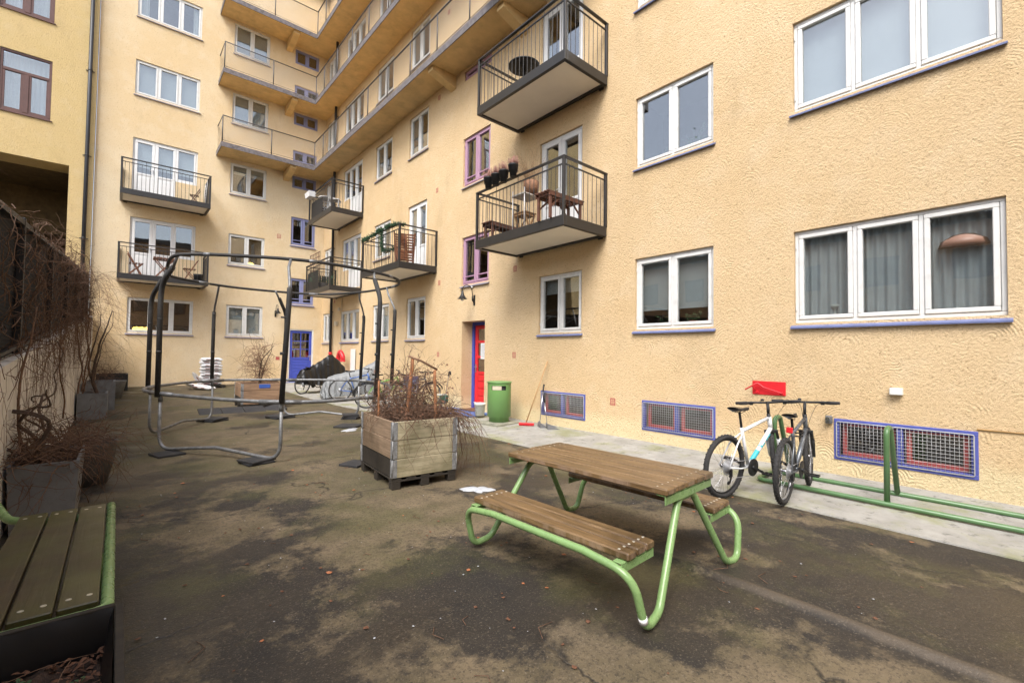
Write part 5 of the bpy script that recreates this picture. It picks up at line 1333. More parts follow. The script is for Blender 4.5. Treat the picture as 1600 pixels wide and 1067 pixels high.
bicycle('black bicycle whose frame is under a black cover near the blue door', (4.75, 16.3, .08), 62, R_(3), R_(14), 'bike_grey', None, 'black_plastic', .34, False, 'bike_silver', sz=.9)
def cover(name, label, mat, pts_low, ridge, seed, cat='cover'):
    """draped sheet: a ridge polyline with skirts falling to two hem lines"""
    g = random.Random(seed); m = MB(); n = 44; K = 9
    rd = spline(ridge, 10, False); L = len(rd); vs = []
    for i in range(n+1):
        f = i/n*(L-1); a = rd[int(f)]; b = rd[min(int(f)+1, L-1)]; p = a+(b-a)*(f-int(f))
        tdir = (rd[min(int(f)+2, L-1)]-rd[max(int(f)-2, 0)]); tdir.z = 0; tdir.normalize(); nn = Vector((tdir.y, -tdir.x, 0))
        hem = pts_low[0]+(pts_low[1]-pts_low[0])*i/n
        for s in (-1, 1):
            row = []
            for k in range(K+1):
                u = k/K; w = .05+.22*u**.7; fold = .035*math.sin(i*1.15+s*1.3+u*1.2)*u+.02*math.sin(i*2.7+u*3)*u
                z = p.z+(hem-p.z)*u**1.1
                row.append(p+nn*s*((w+fold) if k else .0)+tdir*.02*math.sin(u*9+i)+Vector((0, 0, z-p.z)))
            vs += row
    fs = []
    q = 2*(K+1)
    for i in range(n):
        for s in range(2):
            for k in range(K): a = i*q+s*(K+1)+k; fs.append((a, a+1, a+q+1, a+q) if s else (a, a+q, a+q+1, a+1))
    for e in (0, n):
        for k in range(K): a = e*q+k; b = e*q+K+1+k; fs.append((a, a+1, b+1, b))
    m.add(vs, fs, True); return tag(m.build(name, mat), label, cat)
cover('bicycle_cover', 'shiny black tarpaulin draped over the bicycle by the blue door', 'black_film', (.42, .25), [(4.72, 16.3, .92), (5.1, 16.5, 1.02), (5.5, 16.6, 1.25), (5.85, 16.7, 1.42), (6.3, 16.8, 1.05)], 1)
cover('bicycle_cover', 'silver grey tarpaulin draped over a bicycle beside the blue one', 'grey_film', (.06, .22), [(4.85, 14.7, .35), (5.05, 14.65, .72), (5.45, 14.5, .86), (5.95, 14.3, 1.0), (6.45, 14.1, 1.32)], 2)

# ================================================================== litter bin on its slab
t = thing('litter_bin', 'light green cylindrical litter bin with a flat lid and a blank cream label', 'litter bin', (6.26, 7.62, .06)); m = MB()
m.lathe([(.215, 0), (.215, .10), (.255, .12), (.255, .66)], 30, capt=False)
# front part above the slot: wall segments leave a slot towards the camera
n = 30; vs = []; fs = []
for k in range(n):
    a0 = 2*math.pi*k/n; a1 = 2*math.pi*(k+1)/n; am = math.degrees((a0+a1)/2)
    open_ = 196 < am < 268
    for (za, zb) in ((.66, .69), (.69, .78), (.78, .83)):
        if open_ and za == .69: continue
        m.add([(.255*math.cos(a0), .255*math.sin(a0), za), (.255*math.cos(a1), .255*math.sin(a1), za), (.255*math.cos(a1), .255*math.sin(a1), zb), (.255*math.cos(a0), .255*math.sin(a0), zb)], [(0, 1, 2, 3)], True)
m.build('bin_body', 'bin_green', t)
m = MB(); m.lathe([(.262, .832), (.270, .84), (.270, .856), (.24, .868), (0, .872)], 30); m.build('lid', 'bin_green', t)
m = MB(); m.lathe([(.2, .4), (.235, .8)], 24); m.build('liner', 'black_plastic', t)
m = MB()
for k in range(5):
    a0 = R_(196+k*9); a1 = R_(205+k*9); m.add([(.2575*math.cos(a), .2575*math.sin(a), z) for a, z in ((a0, .695), (a1, .695), (a1, .775), (a0, .775))], [(0, 1, 2, 3)])
m.build('label_plate', 'beige_box', t)
m = MB(); m.box(-.33, .33, -.33, .33, 0, .055, .012); tag(m.build('paving_slab', 'concrete_slab', None, (6.22, 7.6, .012), (0, 0, R_(4))), 'mossy square concrete slab under the green litter bin', 'slab')
# bucket, mats
m = MB(); m.box(-.9, .85, -.42, .30, 0, .045, .015); tag(m.build('entrance_mat', 'platform_blue', None, (6.52, 9.55, .03), (0, 0, R_(90))), 'worn blue mat in front of the red door', 'mat')
m = MB(); m.box(-.32, .32, -.22, .22, 0, .02, .006); tag(m.build('door_mat', 'coir', None, (6.92, 9.46, .078), (0, 0, R_(90))), 'brown coir door mat at the red door', 'mat')
t = thing('bucket', 'white plastic bucket with faded print beside the green bin', 'bucket', (6.42, 8.52, .08)); m = MB()
m.lathe([(.105, 0), (.128, .25), (.136, .25), (.136, .275), (.130, .29), (.124, .29), (.104, .02)], 24, capt=False); m.build('bucket_body', 'white_plastic', t)
m = MB(); m.tube([(.13*math.cos(a)-.02, .13*math.sin(a), .26+.05*math.sin(a*.5)) for a in [math.pi*.5+i*math.pi/10 for i in range(11)]], .006, 6); m.build('handle', 'white_plastic', t)
m = MB()
for k in range(7):
    for j in range(5):
        if (k*3+j*5) % 4 == 0: continue
        a = R_(180+k*13); z = .07+j*.032; r = .1055+.0235*(z/.25)+.0012; m.add([(r*math.cos(b), r*math.sin(b), zz) for b, zz in ((a, z), (a+.12, z), (a+.12, z+.014), (a, z+.014))], [(0, 1, 2, 3)])
m.build('print', 'bucket_print', t)
# broom and dustpans against the wall
t = thing('broom', 'push broom with a long wooden handle and red head leaning on the wall', 'broom', (6.45, 6.95, .02)); m = MB(); m.tube([(0, .02, .06), (.38, -.22, 1.36)], .0125, 8); m.build('handle', 'broom_wood', t)
m = MB(); m.box(-.03, .03, -.16, .16, .03, .075, .008); hd = m.build('head', 'red_paint', t, (0, 0, 0), (0, 0, R_(35)))
m = MB()
for i in range(90): m.tube([(rng.uniform(-.024, .024), -.15+.3*i/89, .032), (rng.uniform(-.035, .035), -.155+.31*i/89, 0)], .003, 3)
m.build('bristles', 'red_paint', hd)
def dustpan(lab, p, q, rot):
    t = thing('dustpan', lab, 'dustpan', p, rot, 'dustpans'); m = MB(); m.tube([(0, 0, .1), q], .0085, 7); m.build('rod', 'chrome', t)
    m = MB(); d = Vector(q); e = (d-Vector((0, 0, .1))).normalized(); m.tube([d-e*.12, d+e*.03], .015, 8); m.tube(fillet([d, d+Vector((-.04, 0, .03)), d+Vector((-.06, 0, .0))], .02, 4), .009, 6); m.build('grip', 'black_plastic', t)
    m = MB(); m.add([(-.12, -.26, .005), (.12, -.26, .005), (.12, 0, .012), (-.12, 0, .012), (-.12, .01, .10), (.12, .01, .10), (-.125, -.2, .03), (.125, -.2, .03)], [(0, 1, 2, 3), (3, 2, 5, 4), (0, 3, 4, 6), (1, 7, 5, 2)]); m.box(-.06, .06, -.002, .02, .06, .12, .004); m.build('scoop', 'grey_planter', t)
dustpan('long handled grey dustpan tilted up beside the broom', (6.52, 6.66, .035), (.22, .05, .84), (R_(14), 0, R_(60)))
dustpan('long handled grey dustpan lying flat right of the broom', (6.52, 6.42, .03), (.24, .04, .62), R_(52))

# ================================================================== lamps and fittings on the walls
def wlamp(label, wall, a, z):
    t = thing('wall_lamp', label, 'lamp', (0, 0, 0), 0, 'gooseneck wall lamps'); place_l(t, wall, a, a, z)
    m = MB(); m.box(-.035, .035, -.02, -.001, -.17, .10, .008); m.tube(spline([(0, -.02, -.12), (0, -.06, .02), (0, -.10, .24), (0, -.22, .33), (0, -.35, .28), (0, -.38, .16)], 6, False), .011, 7); m.tube([(0, -.02, -.10), (0, -.07, -.04), (0, -.075, .06)], .016, 7); m.build('bracket', 'lamp_black', t)
    m = MB(); m.lathe([(.03, .20), (.035, .14), (.05, .09), (.10, .02), (.135, -.0), (.13, .0), (.09, .03), (.04, .08)], 20, (0, -.38, -.03), capb=True, capt=False); m.build('lamp_shade', 'lamp_black', t)
    m = MB(); m.lathe([(.03, 0), (.045, -.04), (.035, -.075), (.0, -.09)], 12, (0, -.38, .0)); m.build('bulb', 'white_plastic', t); return t
wlamp('black gooseneck lamp above the red door', 'R', 9.42, 2.92)
wlamp('black gooseneck lamp left of the blue door', 'K', 4.98, 3.14)
m = MB(); m.box(-.022, .022, -.05, -.001, -.03, .03, .005); place_l(tag(m.build('motion_sensor', 'white_plastic'), 'tiny white sensor beneath the pink framed stair window', 'sensor'), 'R', 9.5, 9.5, 3.24)
t = thing('hose_hook', 'red steel plate with a bent hook fixed on the wall above the bicycles', 'hook plate', (XR, 2.45, 1.08), -math.pi/2); m = MB(); m.box(-.215, .215, -.012, -.001, -.095, .095, .004)
m.build('plate', 'red_paint', t)
m = MB(); m.tube(fillet([(-.26, -.15, -.03), (-.13, -.06, .07), (-.05, -.05, .01), (.17, -.05, -.055), (.18, -.015, -.055)], .03, 4), .010, 7); m.tube([(-.16, -.012, -.05), (-.19, -.08, .02)], .009, 6)
for x in (-.15, .17): m.lathe([(.02, 0), (.02, .02)], 10, (x, -.012, -.06), Matrix.Rotation(math.pi/2, 4, 'X'))
m.build('hook', 'red_paint', t)
m = MB(); m.box(-.06, .06, -.075, -.001, -.04, .04, .008); o = tag(m.build('junction_box', 'white_plastic'), 'small white plastic box on the wall above the right basement window', 'box'); place_l(o, 'R', 1.07, 1.07, 1.13)
t = thing('socket_box', 'small grey metal socket at the corner of the right basement window', 'socket', (XR-.002, 1.735, .73), -math.pi/2); m = MB(); m.box(-.035, .035, -.06, 0, -.05, .05, .01); m.build('body', 'galv', t); m = MB(); m.lathe([(.028, 0), (.028, .03)], 12, (0, -.06, .01), Matrix.Rotation(math.pi/2, 4, 'X')); m.build('cap', 'chrome', t)
t = thing('standpipe', 'thick red gooseneck pipe rising from the ground behind the covered bicycles', 'pipe', (6.55, 18.0, .1)); m = MB(); m.tube(fillet([(-.2, -.35, 0), (-.16, -.25, .6), (0, -.02, 1.2), (-.02, -.27, 1.48), (.02, -.47, 1.25), (.02, -.47, 1.1)], [0, .3, .3, .22, .2, 0], 8), .088, 14); m.build('pipe', 'red_paint', t)
m = MB(); m.lathe([(.098, 0), (.098, .06)], 14, (.02, -.47, 1.05)); m.build('collar', 'red_paint', t)
m = MB(); m.box(-.02, .0, -.42, .02, -.35, .50, .004); o = tag(m.build('white_board', 'white_plastic', None, (6.84, 17.4, 1.15)), 'white board fixed to the wall behind the red gooseneck pipe', 'board')

# ================================================================== sacks of soil stacked against the far wall
bagm = []
for v in range(3):
    g = random.Random(50+v); m = MB(); nx, ny = 14, 8; vs = []; 
    for s in (1, -1):
        for i in range(nx+1):
            for j in range(ny+1):
                u = i/nx*2-1; w = j/ny*2-1; e = (1-abs(u)**5)*(1-abs(w)**4); z = s*(.012+.055*e**.6)+.008*math.sin(u*9+v)*math.cos(w*7+v*2)
                vs.append((u*.34*(1-.04*abs(w)), w*.22*(1-.06*abs(u)), z+.06))
    q = (nx+1)*(ny+1); fs = []
    for s in range(2):
        for i in range(nx):
            for j in range(ny): a = s*q+i*(ny+1)+j; f = (a, a+ny+1, a+ny+2, a+1); fs.append(f if s == 0 else f[::-1])
    rim_ = [i*(ny+1) for i in range(nx+1)]+[nx*(ny+1)+j for j in range(1, ny+1)]+[i*(ny+1)+ny for i in range(nx-1, -1, -1)]+[j for j in range(ny-1, 0, -1)]
    for a, b in zip(rim_, rim_[1:]+rim_[:1]): fs.append((a, b, q+b, q+a))
    m.add(vs, fs, True); 
    bagm.append(m.mesh('sack', 'white_bag'))
pm = MB(); pm.box(-.20, -.04, -.2225, -.2195, .052, .074); pm.box(.08, .2, -.2225, -.2195, .052, .074); pm.box(-.2, .2, -.1, .1, .121, .124); prm = pm.mesh('print_band', 'bag_print')
def sack(p, rot, label, v=0):
    o = bpy.data.objects.new('soil_sack', bagm[v]); COL.objects.link(o); o.location = p; o.rotation_euler = rot; tag(o, label, 'sack', 'white sacks by the far wall')
    c = bpy.data.objects.new('print_band', prm); COL.objects.link(c); c.parent = o
ords = ['bottom', 'second', 'third', 'fourth', 'fifth', 'sixth', 'seventh', 'eighth', 'topmost']
for i in range(9): sack((2.55+rng.uniform(-.03, .03), 19.6+rng.uniform(-.03, .03), .28+i*.107), (0, rng.uniform(-.03, .03), rng.uniform(-.1, .1)), ('topmost white sack of the stack by the far wall' if i == 8 else ('bottom white sack of the stack, resting on the pallet' if i == 0 else '%s white sack from the bottom of the stack' % ords[i])), i % 3)
for i, (p, r, l) in enumerate((((2.02, 19.1, .22), (.1, .5, .3), 'white sack slumped against the left foot of the stack'), ((2.25, 18.9, .20), (0, .15, -.7), 'white sack lying flat in front of the stack'), ((2.12, 19.25, .42), (.2, 1.05, .2), 'white sack standing on end left of the stack'))): sack(p, r, l, i)
m = MB(); m.box(-.42, .42, -.32, .32, .08, .1)
for x in (-.4, -.05, .3): m.box(x, x+.1, -.32, .32, 0, .079)
for j in range(4): m.box(-.42, .42, -.32+j*.18, -.22+j*.18, .101, .118)
tag(m.build('pallet', 'pallet_dark', None, (2.58, 19.62, .15)), 'dark wooden pallet under the stack of white sacks', 'pallet')

# ================================================================== child's trike and folding chair near the red door
t = thing('push_trike', 'toddler trike with dark green seat and a tall thin push handle by the wall', 'trike', (6.25, 9.95, .03), R_(70)); m = MB()
for x, y, r in ((0, 0, .11), (-.42, .16, .075), (-.42, -.16, .075)): m.lathe([(r-.03, -.02), (r, -.018), (r, .018), (r-.03, .02)], 20, (x, y, r), Matrix.Rotation(math.pi/2, 4, 'X'))
m.build('wheel', 'black_rubber', t)
m = MB()
for x, y, r in ((0, 0, .11), (-.42, .16, .075), (-.42, -.16, .075)): m.lathe([(r*.55, -.022), (r*.55, .022)], 14, (x, y, r), Matrix.Rotation(math.pi/2, 4, 'X'))
m.build('hub', 'white_plastic', t)
m = MB(); m.box(-.35, -.10, -.10, .10, .24, .30, .03); m.box(-.39, -.33, -.11, .11, .28, .46, .025); m.build('seat', 'toy_green', t)
m = MB(); m.tube([(0, 0, .12), (-.04, 0, .42)], .014, 7); m.tube([(-.04, -.14, .44), (-.04, .14, .44)], .011, 7); m.tube([(0, 0, .22), (-.42, 0, .14)], .016, 7); m.tube([(-.42, -.16, .075), (-.42, .16, .075)], .010, 6); m.build('frame', 'white_plastic', t)
m = MB(); m.tube([(-.40, 0, .2), (-.86, 0, .98)], .009, 6); m.build('push_bar', 'chrome', t); m = MB(); m.tube(fillet([(-.84, 0, .95), (-.88, 0, 1.06), (-1.02, 0, 1.05), (-1.03, 0, .98)], .05, 5), .018, 7); m.build('grip', 'black_plastic', t)
t = thing('camping_chair', 'folding chair with a dark blue speckled fabric back behind the tangled planter', 'chair', (6.3, 11.6, .03), R_(-60)); m = MB()
m.box(-.24, .24, .0, .02, .46, .84, .006); m.box(-.24, .24, -.40, .0, .42, .44, .006); m.build('fabric', 'chair_blue', t)
m = MB()
for s in (-1, 1): m.tube([(s*.25, .03, .86), (s*.25, -.38, 0)], .011, 6); m.tube([(s*.25, -.40, .43), (s*.25, .12, 0)], .011, 6); m.tube([(s*.26, -.38, .62), (s*.26, .02, .62)], .012, 6)
m.build('frame', 'chrome', t)

# ================================================================== things standing on the balconies
def slat_bench(label, p, rot, L=.95, w=.34, h=.44, group='slatted benches on the balcony'):
    t = thing('slatted_bench', label, 'bench', p, rot, group)
    m = MB()
    for i in range(5): y = -w/2+i*(w-.05)/4; m.box(-L/2, L/2, y, y+.05, h-.022, h, .003)
    m.box(-L/2+.08, -L/2+.12, -w/2+.01, w/2-.01, h-.06, h-.023); m.box(L/2-.12, L/2-.08, -w/2+.01, w/2-.01, h-.06, h-.023); m.box(-L/2+.03, L/2-.03, -w/2, -w/2+.02, h-.085, h-.024); m.box(-L/2+.03, L/2-.03, w/2-.02, w/2, h-.085, h-.024)
    m.build('seat', 'deck_brown', t)
    for sx in (-1, 1):
        for sy in (-1, 1):
            m = MB(); x = sx*(L/2-.08); y = sy*(w/2-.035); m.box(x-.025, x+.025, y-.02, y+.02, 0, h-.061, .003); m.bar((x-sx*.01, y, h*.42), (x-sx*.24, y, h-.07), .02, .03); m.build('leg', 'deck_brown', t)
zb2 = 3.73+.165
slat_bench('slatted brown bench at the near end of the potted balcony', (6.02, 5.66, zb2), R_(0), .95, .36, .48)
slat_bench('slatted brown bench at the far end of the potted balcony', (6.12, 7.46, zb2), R_(3), .85, .3, .36)
def folding_chair(label, p, rot, mat='chair_wood', tilt=0, sc=1.0, group=None, folded=False):
    t = thing('folding_chair', label, 'chair', p, (0, tilt, rot) if tilt else rot, group); t.scale = (sc, sc, sc); m = MB()
    def q(m, n): m.build(n, mat, t)
    if not folded:
        for s in (-1, 1): m = MB(); m.bar((-.20, s*.19, .80), (.22, s*.19, 0), .018, .035); q(m, 'leg'); m = MB(); m.bar((.20, s*.165, .44), (-.20, s*.165, 0), .018, .03); q(m, 'leg')
        m = MB()
        for i in range(5): x = -.14+i*.08; m.box(x, x+.06, -.2, .2, .44, .458, .003)
        q(m, 'seat'); m = MB()
        for i in range(3): z = .58+i*.08; x = -.09-i*.042; m.bar((x, -.19, z), (x, .19, z), .014, .055)
        q(m, 'backrest')
    else:
        for s in (-1, 1): m = MB(); m.bar((.0, s*.20, .92), (.06, s*.20, 0), .018, .035); q(m, 'leg'); m = MB(); m.bar((.05, s*.17, .62), (-.02, s*.17, 0), .018, .03); q(m, 'leg')
        m = MB()
        for i in range(7): z = .42+i*.072; m.bar((.03, -.19, z), (.03, .19, z), .014, .05)
        q(m, 'backrest'); m = MB()
        for i in range(4): z = .16+i*.07; m.bar((-.01, -.16, z), (-.01, .16, z), .014, .05)
        q(m, 'seat')
    return t
# stool, metal shelf and pots on the lower balcony
t = thing('wooden_stool', 'light wooden stool with crossed legs in the middle of the potted balcony', 'stool', (6.15, 6.75, zb2)); m = MB(); m.box(-.17, .17, -.17, .17, .44, .465, .005); m.box(-.15, .15, -.15, .15, .40, .438); m.build('seat', 'light_wood', t)
for a, b in (((-.15, -.14, .42), (.10, -.14, 0)), ((.15, -.14, .42), (-.10, -.14, 0)), ((-.15, .14, .42), (.10, .14, 0)), ((.15, .14, .42), (-.10, .14, 0))): m = MB(); m.bar(a, b, .022, .032); m.build('leg', 'light_wood', t)
t = thing('plant_stand', 'thin white metal plant stand with a grey tray and wicker basket on the potted balcony', 'plant stand', (6.0, 6.55, zb2)); m = MB()
for x in (-.2, .2):
    for y in (-.17, .17): m.tube([(x, y, 0), (x, y, .82)], .009, 6)
m.build('frame', 'iron_white', t); m = MB(); m.box(-.22, .22, -.19, .19, .70, .73, .004); m.build('tray', 'pine_table', t)
t = thing('wicker_basket', 'brown wicker basket holding a dry grass plant on the stand', 'basket', (6.04, 6.45, zb2+.735)); m = MB(); m.lathe([(.12, 0), (.15, .14), (.155, .26), (.135, .26), (.12, .1)], 18, capt=False); m.build('basket', 'wicker', t)
g = random.Random(61); m = MB()
for i in range(110): strand(m, (g.uniform(-.07, .07), g.uniform(-.07, .07), .2), (g.uniform(-.6, .6), g.uniform(-.2, .9), 1), g.uniform(.3, .95), .0045, g, .22, .03, .05, 3, None, .12)
t2 = m.build('dry_plant', 'dry_grass', None, (6.04, 6.45, zb2+.735)); tag(t2, 'tall feathery dry plant rising above the balcony rail', 'plant')
def pot(p, label):
    t = thing('rail_pot', label, 'pot', p, 0, 'black pots hung along the balcony rail'); m = MB(); m.lathe([(.062, -.06), (.068, .03), (.086, .035), (.094, .14), (.100, .145), (.100, .165), (.09, .165), (.086, .12)], 20, capt=False); m.build('pot', 'black_plastic', t)
    m = MB(); m.lathe([(.09, .13), (0, .14)], 16); m.build('soil', 'soil', t)
    g = random.Random(int(p[1]*100)); m = MB()
    for i in range(70): a = g.uniform(0, 6.28); r = g.uniform(0, .08); l = g.uniform(.10, .22); m.tube([(r*math.cos(a), r*math.sin(a), .13), (1.5*r*math.cos(a)+g.uniform(-.02, .02), 1.5*r*math.sin(a)+g.uniform(-.02, .02), .13+l)], [.006, .003], 3)
    m.build('heather', 'heather', t)
for i, (y, l) in enumerate(((7.20, 'farthest of the four black rail pots'), (6.96, 'second farthest of the four black rail pots'), (6.72, 'second nearest of the four black rail pots'), (6.44, 'nearest of the four black rail pots'))): pot((5.56, y, 4.90+.03*(i == 3)), l)
# upper balcony: black round table
t = thing('bistro_table', 'round black pedestal table on the upper balcony', 'table', (6.22, 6.9, 3.73+FL+.165)); m = MB(); m.lathe([(.30, .70), (.33, .71), (.33, .73), (.0, .735)], 28); m.build('table_top', 'black_plastic', t)
m = MB(); m.tube([(0, 0, .05), (0, 0, .70)], .03, 10); 
for k in range(4): a = k*math.pi/2+.4; m.tube(fillet([(0, 0, .12), (.10*math.cos(a), .10*math.sin(a), .07), (.28*math.cos(a), .28*math.sin(a), .0)], .05, 4), .014, 6); m.tube([(0, 0, .6), (.2*math.cos(a), .2*math.sin(a), .70)], .010, 5)
m.build('pedestal', 'black_plastic', t)
# balcony with the garland and folded chairs
zf = 3.83+.165
folding_chair('folded slatted chair leaning at the near end of the garland balcony', (5.95, 11.55, zf), R_(100), tilt=R_(10), folded=True, group='folded chairs on the garland balcony')
folding_chair('folded chair leaning crossways behind the slatted one on the garland balcony', (6.15, 11.75, zf), R_(70), tilt=R_(-14), folded=True, group='folded chairs on the garland balcony', sc=1.02)
m = MB(); g = random.Random(71)
P0 = spline([(5.70, 13.76, 5.02), (5.66, 13.2, 5.0), (5.66, 12.5, 5.06), (5.66, 11.6, 5.05), (5.80, 11.3, 5.02)], 12, False)+[]
for path, dens in ((P0, 9), (spline([(5.70, 12.4, 5.0), (5.68, 12.35, 4.7), (5.72, 12.3, 4.45), (5.9, 12.0, 4.5)], 8, False), 8)):
    for p in path:
        for k in range(dens):
            d = Vector((g.gauss(0, 1), g.gauss(0, 1), g.gauss(0, .8))).normalized(); q = p+d*g.uniform(.05, .13); m.tube([p, q], [.012, .004], 4)
            for j in range(5):
                c = p+(q-p)*(j/5+.1); e = Vector((g.gauss(0, 1), g.gauss(0, 1), g.gauss(0, 1))).normalized()*.035; f_ = e.orthogonal().normalized()*.008; m.add([c, c+e*.5+f_, c+e, c+e*.5-f_], [(0, 1, 2, 3)])
tag(m.build('fir_garland', 'garland'), 'dark green fir garland wound along the balcony rail', 'garland')
# white cast iron set and a hanging white box on the upper corner balcony
zg = 6.62+.165
def lace(m, x0, x1, z0, z1, y, n, r=.008):
    for i in range(n):
        for j in range(n):
            cx, cz = x0+(i+.5)*(x1-x0)/n, z0+(j+.5)*(z1-z0)/n; s = (x1-x0)/n*.5
            m.tube([(cx+s*math.cos(a), y, cz+s*math.sin(a)) for a in [k*math.pi/4 for k in range(8)]], r, 4, closed=True)
t = thing('garden_chair', 'white cast iron chair with a lacework back on the corner balcony', 'chair', (6.0, 17.2, zg), R_(60)); m = MB(); lace(m, -.2, .2, .45, .92, .2, 4); m.build('backrest', 'iron_white', t)
m = MB(); m.box(-.21, .21, -.2, .2, .42, .44); m.build('seat', 'iron_white', t)
for sx in (-1, 1):
    for sy in (-1, 1): m = MB(); m.tube([(sx*.19, sy*.18, .43), (sx*.16, sy*.15, .2), (sx*.22, sy*.21, 0)], .012, 6); m.build('leg', 'iron_white', t)
t = thing('garden_table', 'small white lacework table beside the white chair on the corner balcony', 'table', (5.98, 17.95, zg)); m = MB(); m.lathe([(.30, .66), (.32, .67), (.32, .69), (0, .695)], 24); m.build('table_top', 'iron_white', t)
m = MB(); lace(m, -.2, .2, .2, .64, 0, 4); m.tube([(0, 0, 0), (0, 0, .66)], .02, 8)
for k in range(3): a = k*2.09; m.tube([(0, 0, .3), (.22*math.cos(a), .22*math.sin(a), 0)], .012, 6)
m.build('pedestal', 'iron_white', t)
t = thing('rail_planter', 'white plastic box hooked on the far rail of the corner balcony', 'planter', (5.60, 18.75, zg+.82)); m = MB(); m.add([(-.12, -.24, 0), (.10, -.24, 0), (.10, .24, 0), (-.12, .24, 0), (-.15, -.28, .2), (.13, -.28, .2), (.13, .28, .2), (-.15, .28, .2)], [(0, 3, 2, 1), (0, 1, 5, 4), (1, 2, 6, 5), (2, 3, 7, 6), (3, 0, 4, 7)]); m.build('planter_body', 'iron_white', t); m = MB(); m.box(-.13, .11, -.26, .26, .16, .17); m.build('soil', 'soil', t)
m = MB(); m.box(5.76, 5.77, 17.85, 19.12, zg+.02, zg+.72); m.box(5.78, 6.6, 19.12, 19.13, zg+.02, zg+.72); tag(m.build('privacy_screen', 'balcony_steel'), 'dark fabric screen round the far half of the upper corner balcony', 'screen')
# lower corner balcony: dark screens, lattice and a pot
zg1 = 3.76+.165
m = MB()
for i in range(13): y = 18.05+i*.1; m.box(5.745, 5.76, y, y+.085, zg1+.0, zg1+.74)
for i in range(8): x = 5.78+i*.1; m.box(x, x+.085, 19.3, 19.31, zg1, zg1+.74)
tag(m.build('privacy_screen', 'balcony_steel'), 'dark slatted screen behind the rail of the lower corner balcony', 'screen')
m = MB()
for i in range(7): y = 18.1+i*.19; m.box(5.80, 5.815, y, y+.022, zg1+.55, zg1+1.5); 
for j in range(6): z = zg1+.6+j*.17; m.box(5.787, 5.799, 18.08, 19.28, z, z+.022)
tag(m.build('trellis', 'deck_brown'), 'dark square trellis standing on the lower corner balcony', 'trellis')
t = thing('potted_plant', 'bushy pot plant beside the trellis on the lower corner balcony', 'plant', (6.0, 18.3, zg1)); m = MB(); m.lathe([(.12, 0), (.17, .3), (.15, .3), (.14, .2)], 16, capt=False); m.build('pot', 'dark_pot', t)
g = random.Random(81); m = MB()
for i in range(160):
    d = Vector((g.gauss(0, 1), g.gauss(0, 1), abs(g.gauss(.6, .6)))).normalized()*g.uniform(.15, .6); p = Vector((0, 0, .3)); e = d.normalized()*.03; f_ = e.orthogonal().normalized()*.018; c = p+d; m.add([c-e, c+f_, c+e, c-f_], [(0, 1, 2, 3)])
    if i % 4 == 0: m.tube([p, c], .004, 3)
m.build('foliage', 'garland', t)
# far wall balconies
zk = 3.88+.165; zk2 = 6.72+.165
folding_chair('folding wooden chair at the left of the lower far balcony', (.35, 20.3, zk), R_(0), group='folding furniture on the lower far balcony', sc=.98)
folding_chair('folding wooden chair at the right of the lower far balcony', (1.95, 20.3, zk), R_(180), group='folding furniture on the lower far balcony', sc=.98)
t = thing('folding_table', 'small slatted wooden folding table between the two chairs on the far balcony', 'table', (1.15, 20.3, zk)); m = MB()
for i in range(7): x = -.3+i*.09; m.box(x, x+.07, -.25, .25, .70, .72, .002)
m.box(-.3, .3, -.22, -.19, .66, .699); m.box(-.3, .3, .19, .22, .66, .699); m.build('table_top', 'chair_wood', t)
for s in (-1, 1): m = MB(); m.bar((-.26, s*.2, .68), (.26, s*.2, 0), .018, .035); m.build('leg', 'chair_wood', t); m = MB(); m.bar((.26, s*.17, .68), (-.26, s*.17, 0), .018, .035); m.build('leg', 'chair_wood', t)
t = thing('plant_pot', 'black pot under the right hand folding chair on the far balcony', 'pot', (2.15, 20.0, zk)); m = MB(); m.lathe([(.12, 0), (.16, .2), (.17, .24), (.15, .24), (.14, .12)], 18, capt=False); m.build('pot', 'black_plastic', t); m = MB(); m.lathe([(.14, .14), (0, .15)], 14); m.build('soil', 'soil', t)
t = folding_chair('low slatted folding chair leaning in the corner of the upper far balcony', (2.0, 20.2, zk2), R_(170), 'deck_brown', sc=.7)
t = thing('clothes_rack', 'white folded drying rack at the right end of the upper far balcony', 'rack', (2.3, 20.2, zk2)); m = MB()
for y in (-.25, .25): m.tube([(-.03, y, 0), (.03, y, .9)], .008, 6)
for k in range(7): z = .2+k*.11; m.tube([(-.02+z*.05, -.25, z), (-.02+z*.05, .25, z)], .004, 5)
m.build('frame', 'iron_white', t)

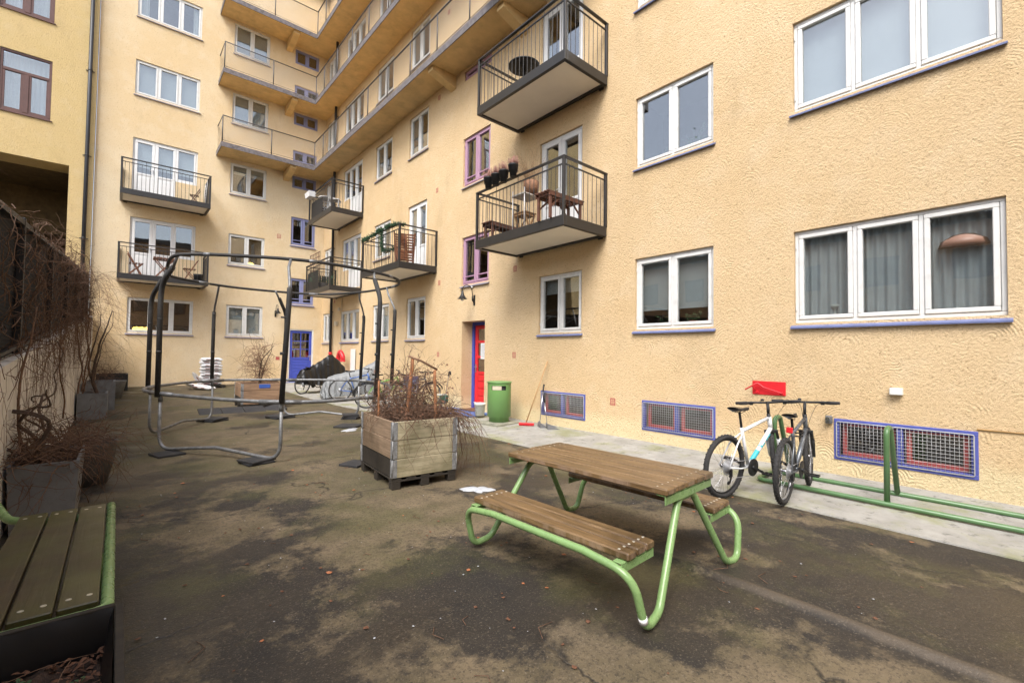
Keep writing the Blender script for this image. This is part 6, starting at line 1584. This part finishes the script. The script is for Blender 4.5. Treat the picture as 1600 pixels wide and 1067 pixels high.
# ================================================================== snow, litter, twigs on the paving
def blob(label, cx, cy, a, b, rot, h, seed):
    g = random.Random(seed); m = MB(); n = 26; ph = [g.uniform(0, 6.28) for _ in range(5)]; vs = [(0, 0, h)]; rings = 4
    for k in range(1, rings+1):
        for i in range(n):
            th_ = 2*math.pi*i/n; r = 1+.25*math.sin(2*th_+ph[0])+.2*math.sin(3*th_+ph[1])+.16*math.sin(5*th_+ph[3])+.14*math.sin(7*th_+ph[2]); r *= k/rings
            vs.append((a*r*math.cos(th_), b*r*math.sin(th_), h*(1-(k/rings)**3)+g.uniform(-.003, .003)-(.006 if k == rings else 0)))
    fs = [(0, 1+i, 1+(i+1) % n) for i in range(n)]
    for k in range(rings-1):
        for i in range(n): fs.append((1+k*n+i, 1+(k+1)*n+i, 1+(k+1)*n+(i+1) % n, 1+k*n+(i+1) % n))
    m.add(vs, fs, True); tag(m.build('snow_patch', 'snow', None, (cx, cy, gz(cx, cy)+.004), (0, 0, rot)), label, 'snow', 'melting snow patches')
blob('melting snow patch between the near timber planter and the picnic table', 3.06, 4.08, .16, .09, R_(-50), .022, 1)
blob('small melting snow patch behind the near timber planter', 3.45, 8.75, .18, .1, .4, .02, 2)
blob('tiny snow patch in front of the far timber planter', 2.68, 13.0, .16, .08, .1, .02, 3)
g = random.Random(99)
def scatter(name, label, mat, n, smin, smax, area, flat=.3, cat='litter'):
    m = MB()
    for i in range(n):
        x, y = g.uniform(area[0], area[1]), g.uniform(area[2], area[3]); z = gz(x, y)+.006; s = g.uniform(smin, smax); a = g.uniform(0, 6.28); k = g.randint(4, 6)
        vs = [(x+s*math.cos(a+2*math.pi*j/k)*g.uniform(.5, 1.1), y+s*math.sin(a+2*math.pi*j/k)*g.uniform(.5, 1.1), z+g.uniform(0, s*flat)) for j in range(k)]+[(x, y, z+s*flat*1.3)]
        m.add(vs, [(j, (j+1) % k, k) for j in range(k)])
    tag(m.build(name, mat), label, cat, kind='stuff')
scatter('dead_leaves', 'scattered dark leaf crumbs on the paving', 'dead_leaf', 420, .006, .020, (-.6, 5.0, .4, 12))
scatter('fallen_leaves', 'a few rust coloured fallen leaves on the paving and concrete', 'orange_leaf', 46, .012, .028, (.2, 6.6, .4, 7))
scatter('white_chips', 'tiny white chips scattered over the asphalt', 'snow', 170, .003, .009, (.1, 4.9, .5, 10))
scatter('leaf_debris', 'dark crumbs of leaf and soil along the concrete strip', 'dead_leaf', 260, .005, .016, (5.2, 6.86, .0, 8))
m = MB()
for i in range(34):
    x, y = g.uniform(-.1, 4.6), g.uniform(1.0, 9); z = gz(x, y)+.008; a = g.uniform(0, 6.28); l = g.uniform(.03, .12); m.tube([(x, y, z), (x+l*math.cos(a), y+l*math.sin(a), z+.006), (x+l*1.6*math.cos(a+.5), y+l*1.6*math.sin(a+.5), z)], .0022, 4)
tag(m.build('fallen_twigs', 'twig'), 'small dark twigs lying on the paving', 'twigs', kind='stuff')
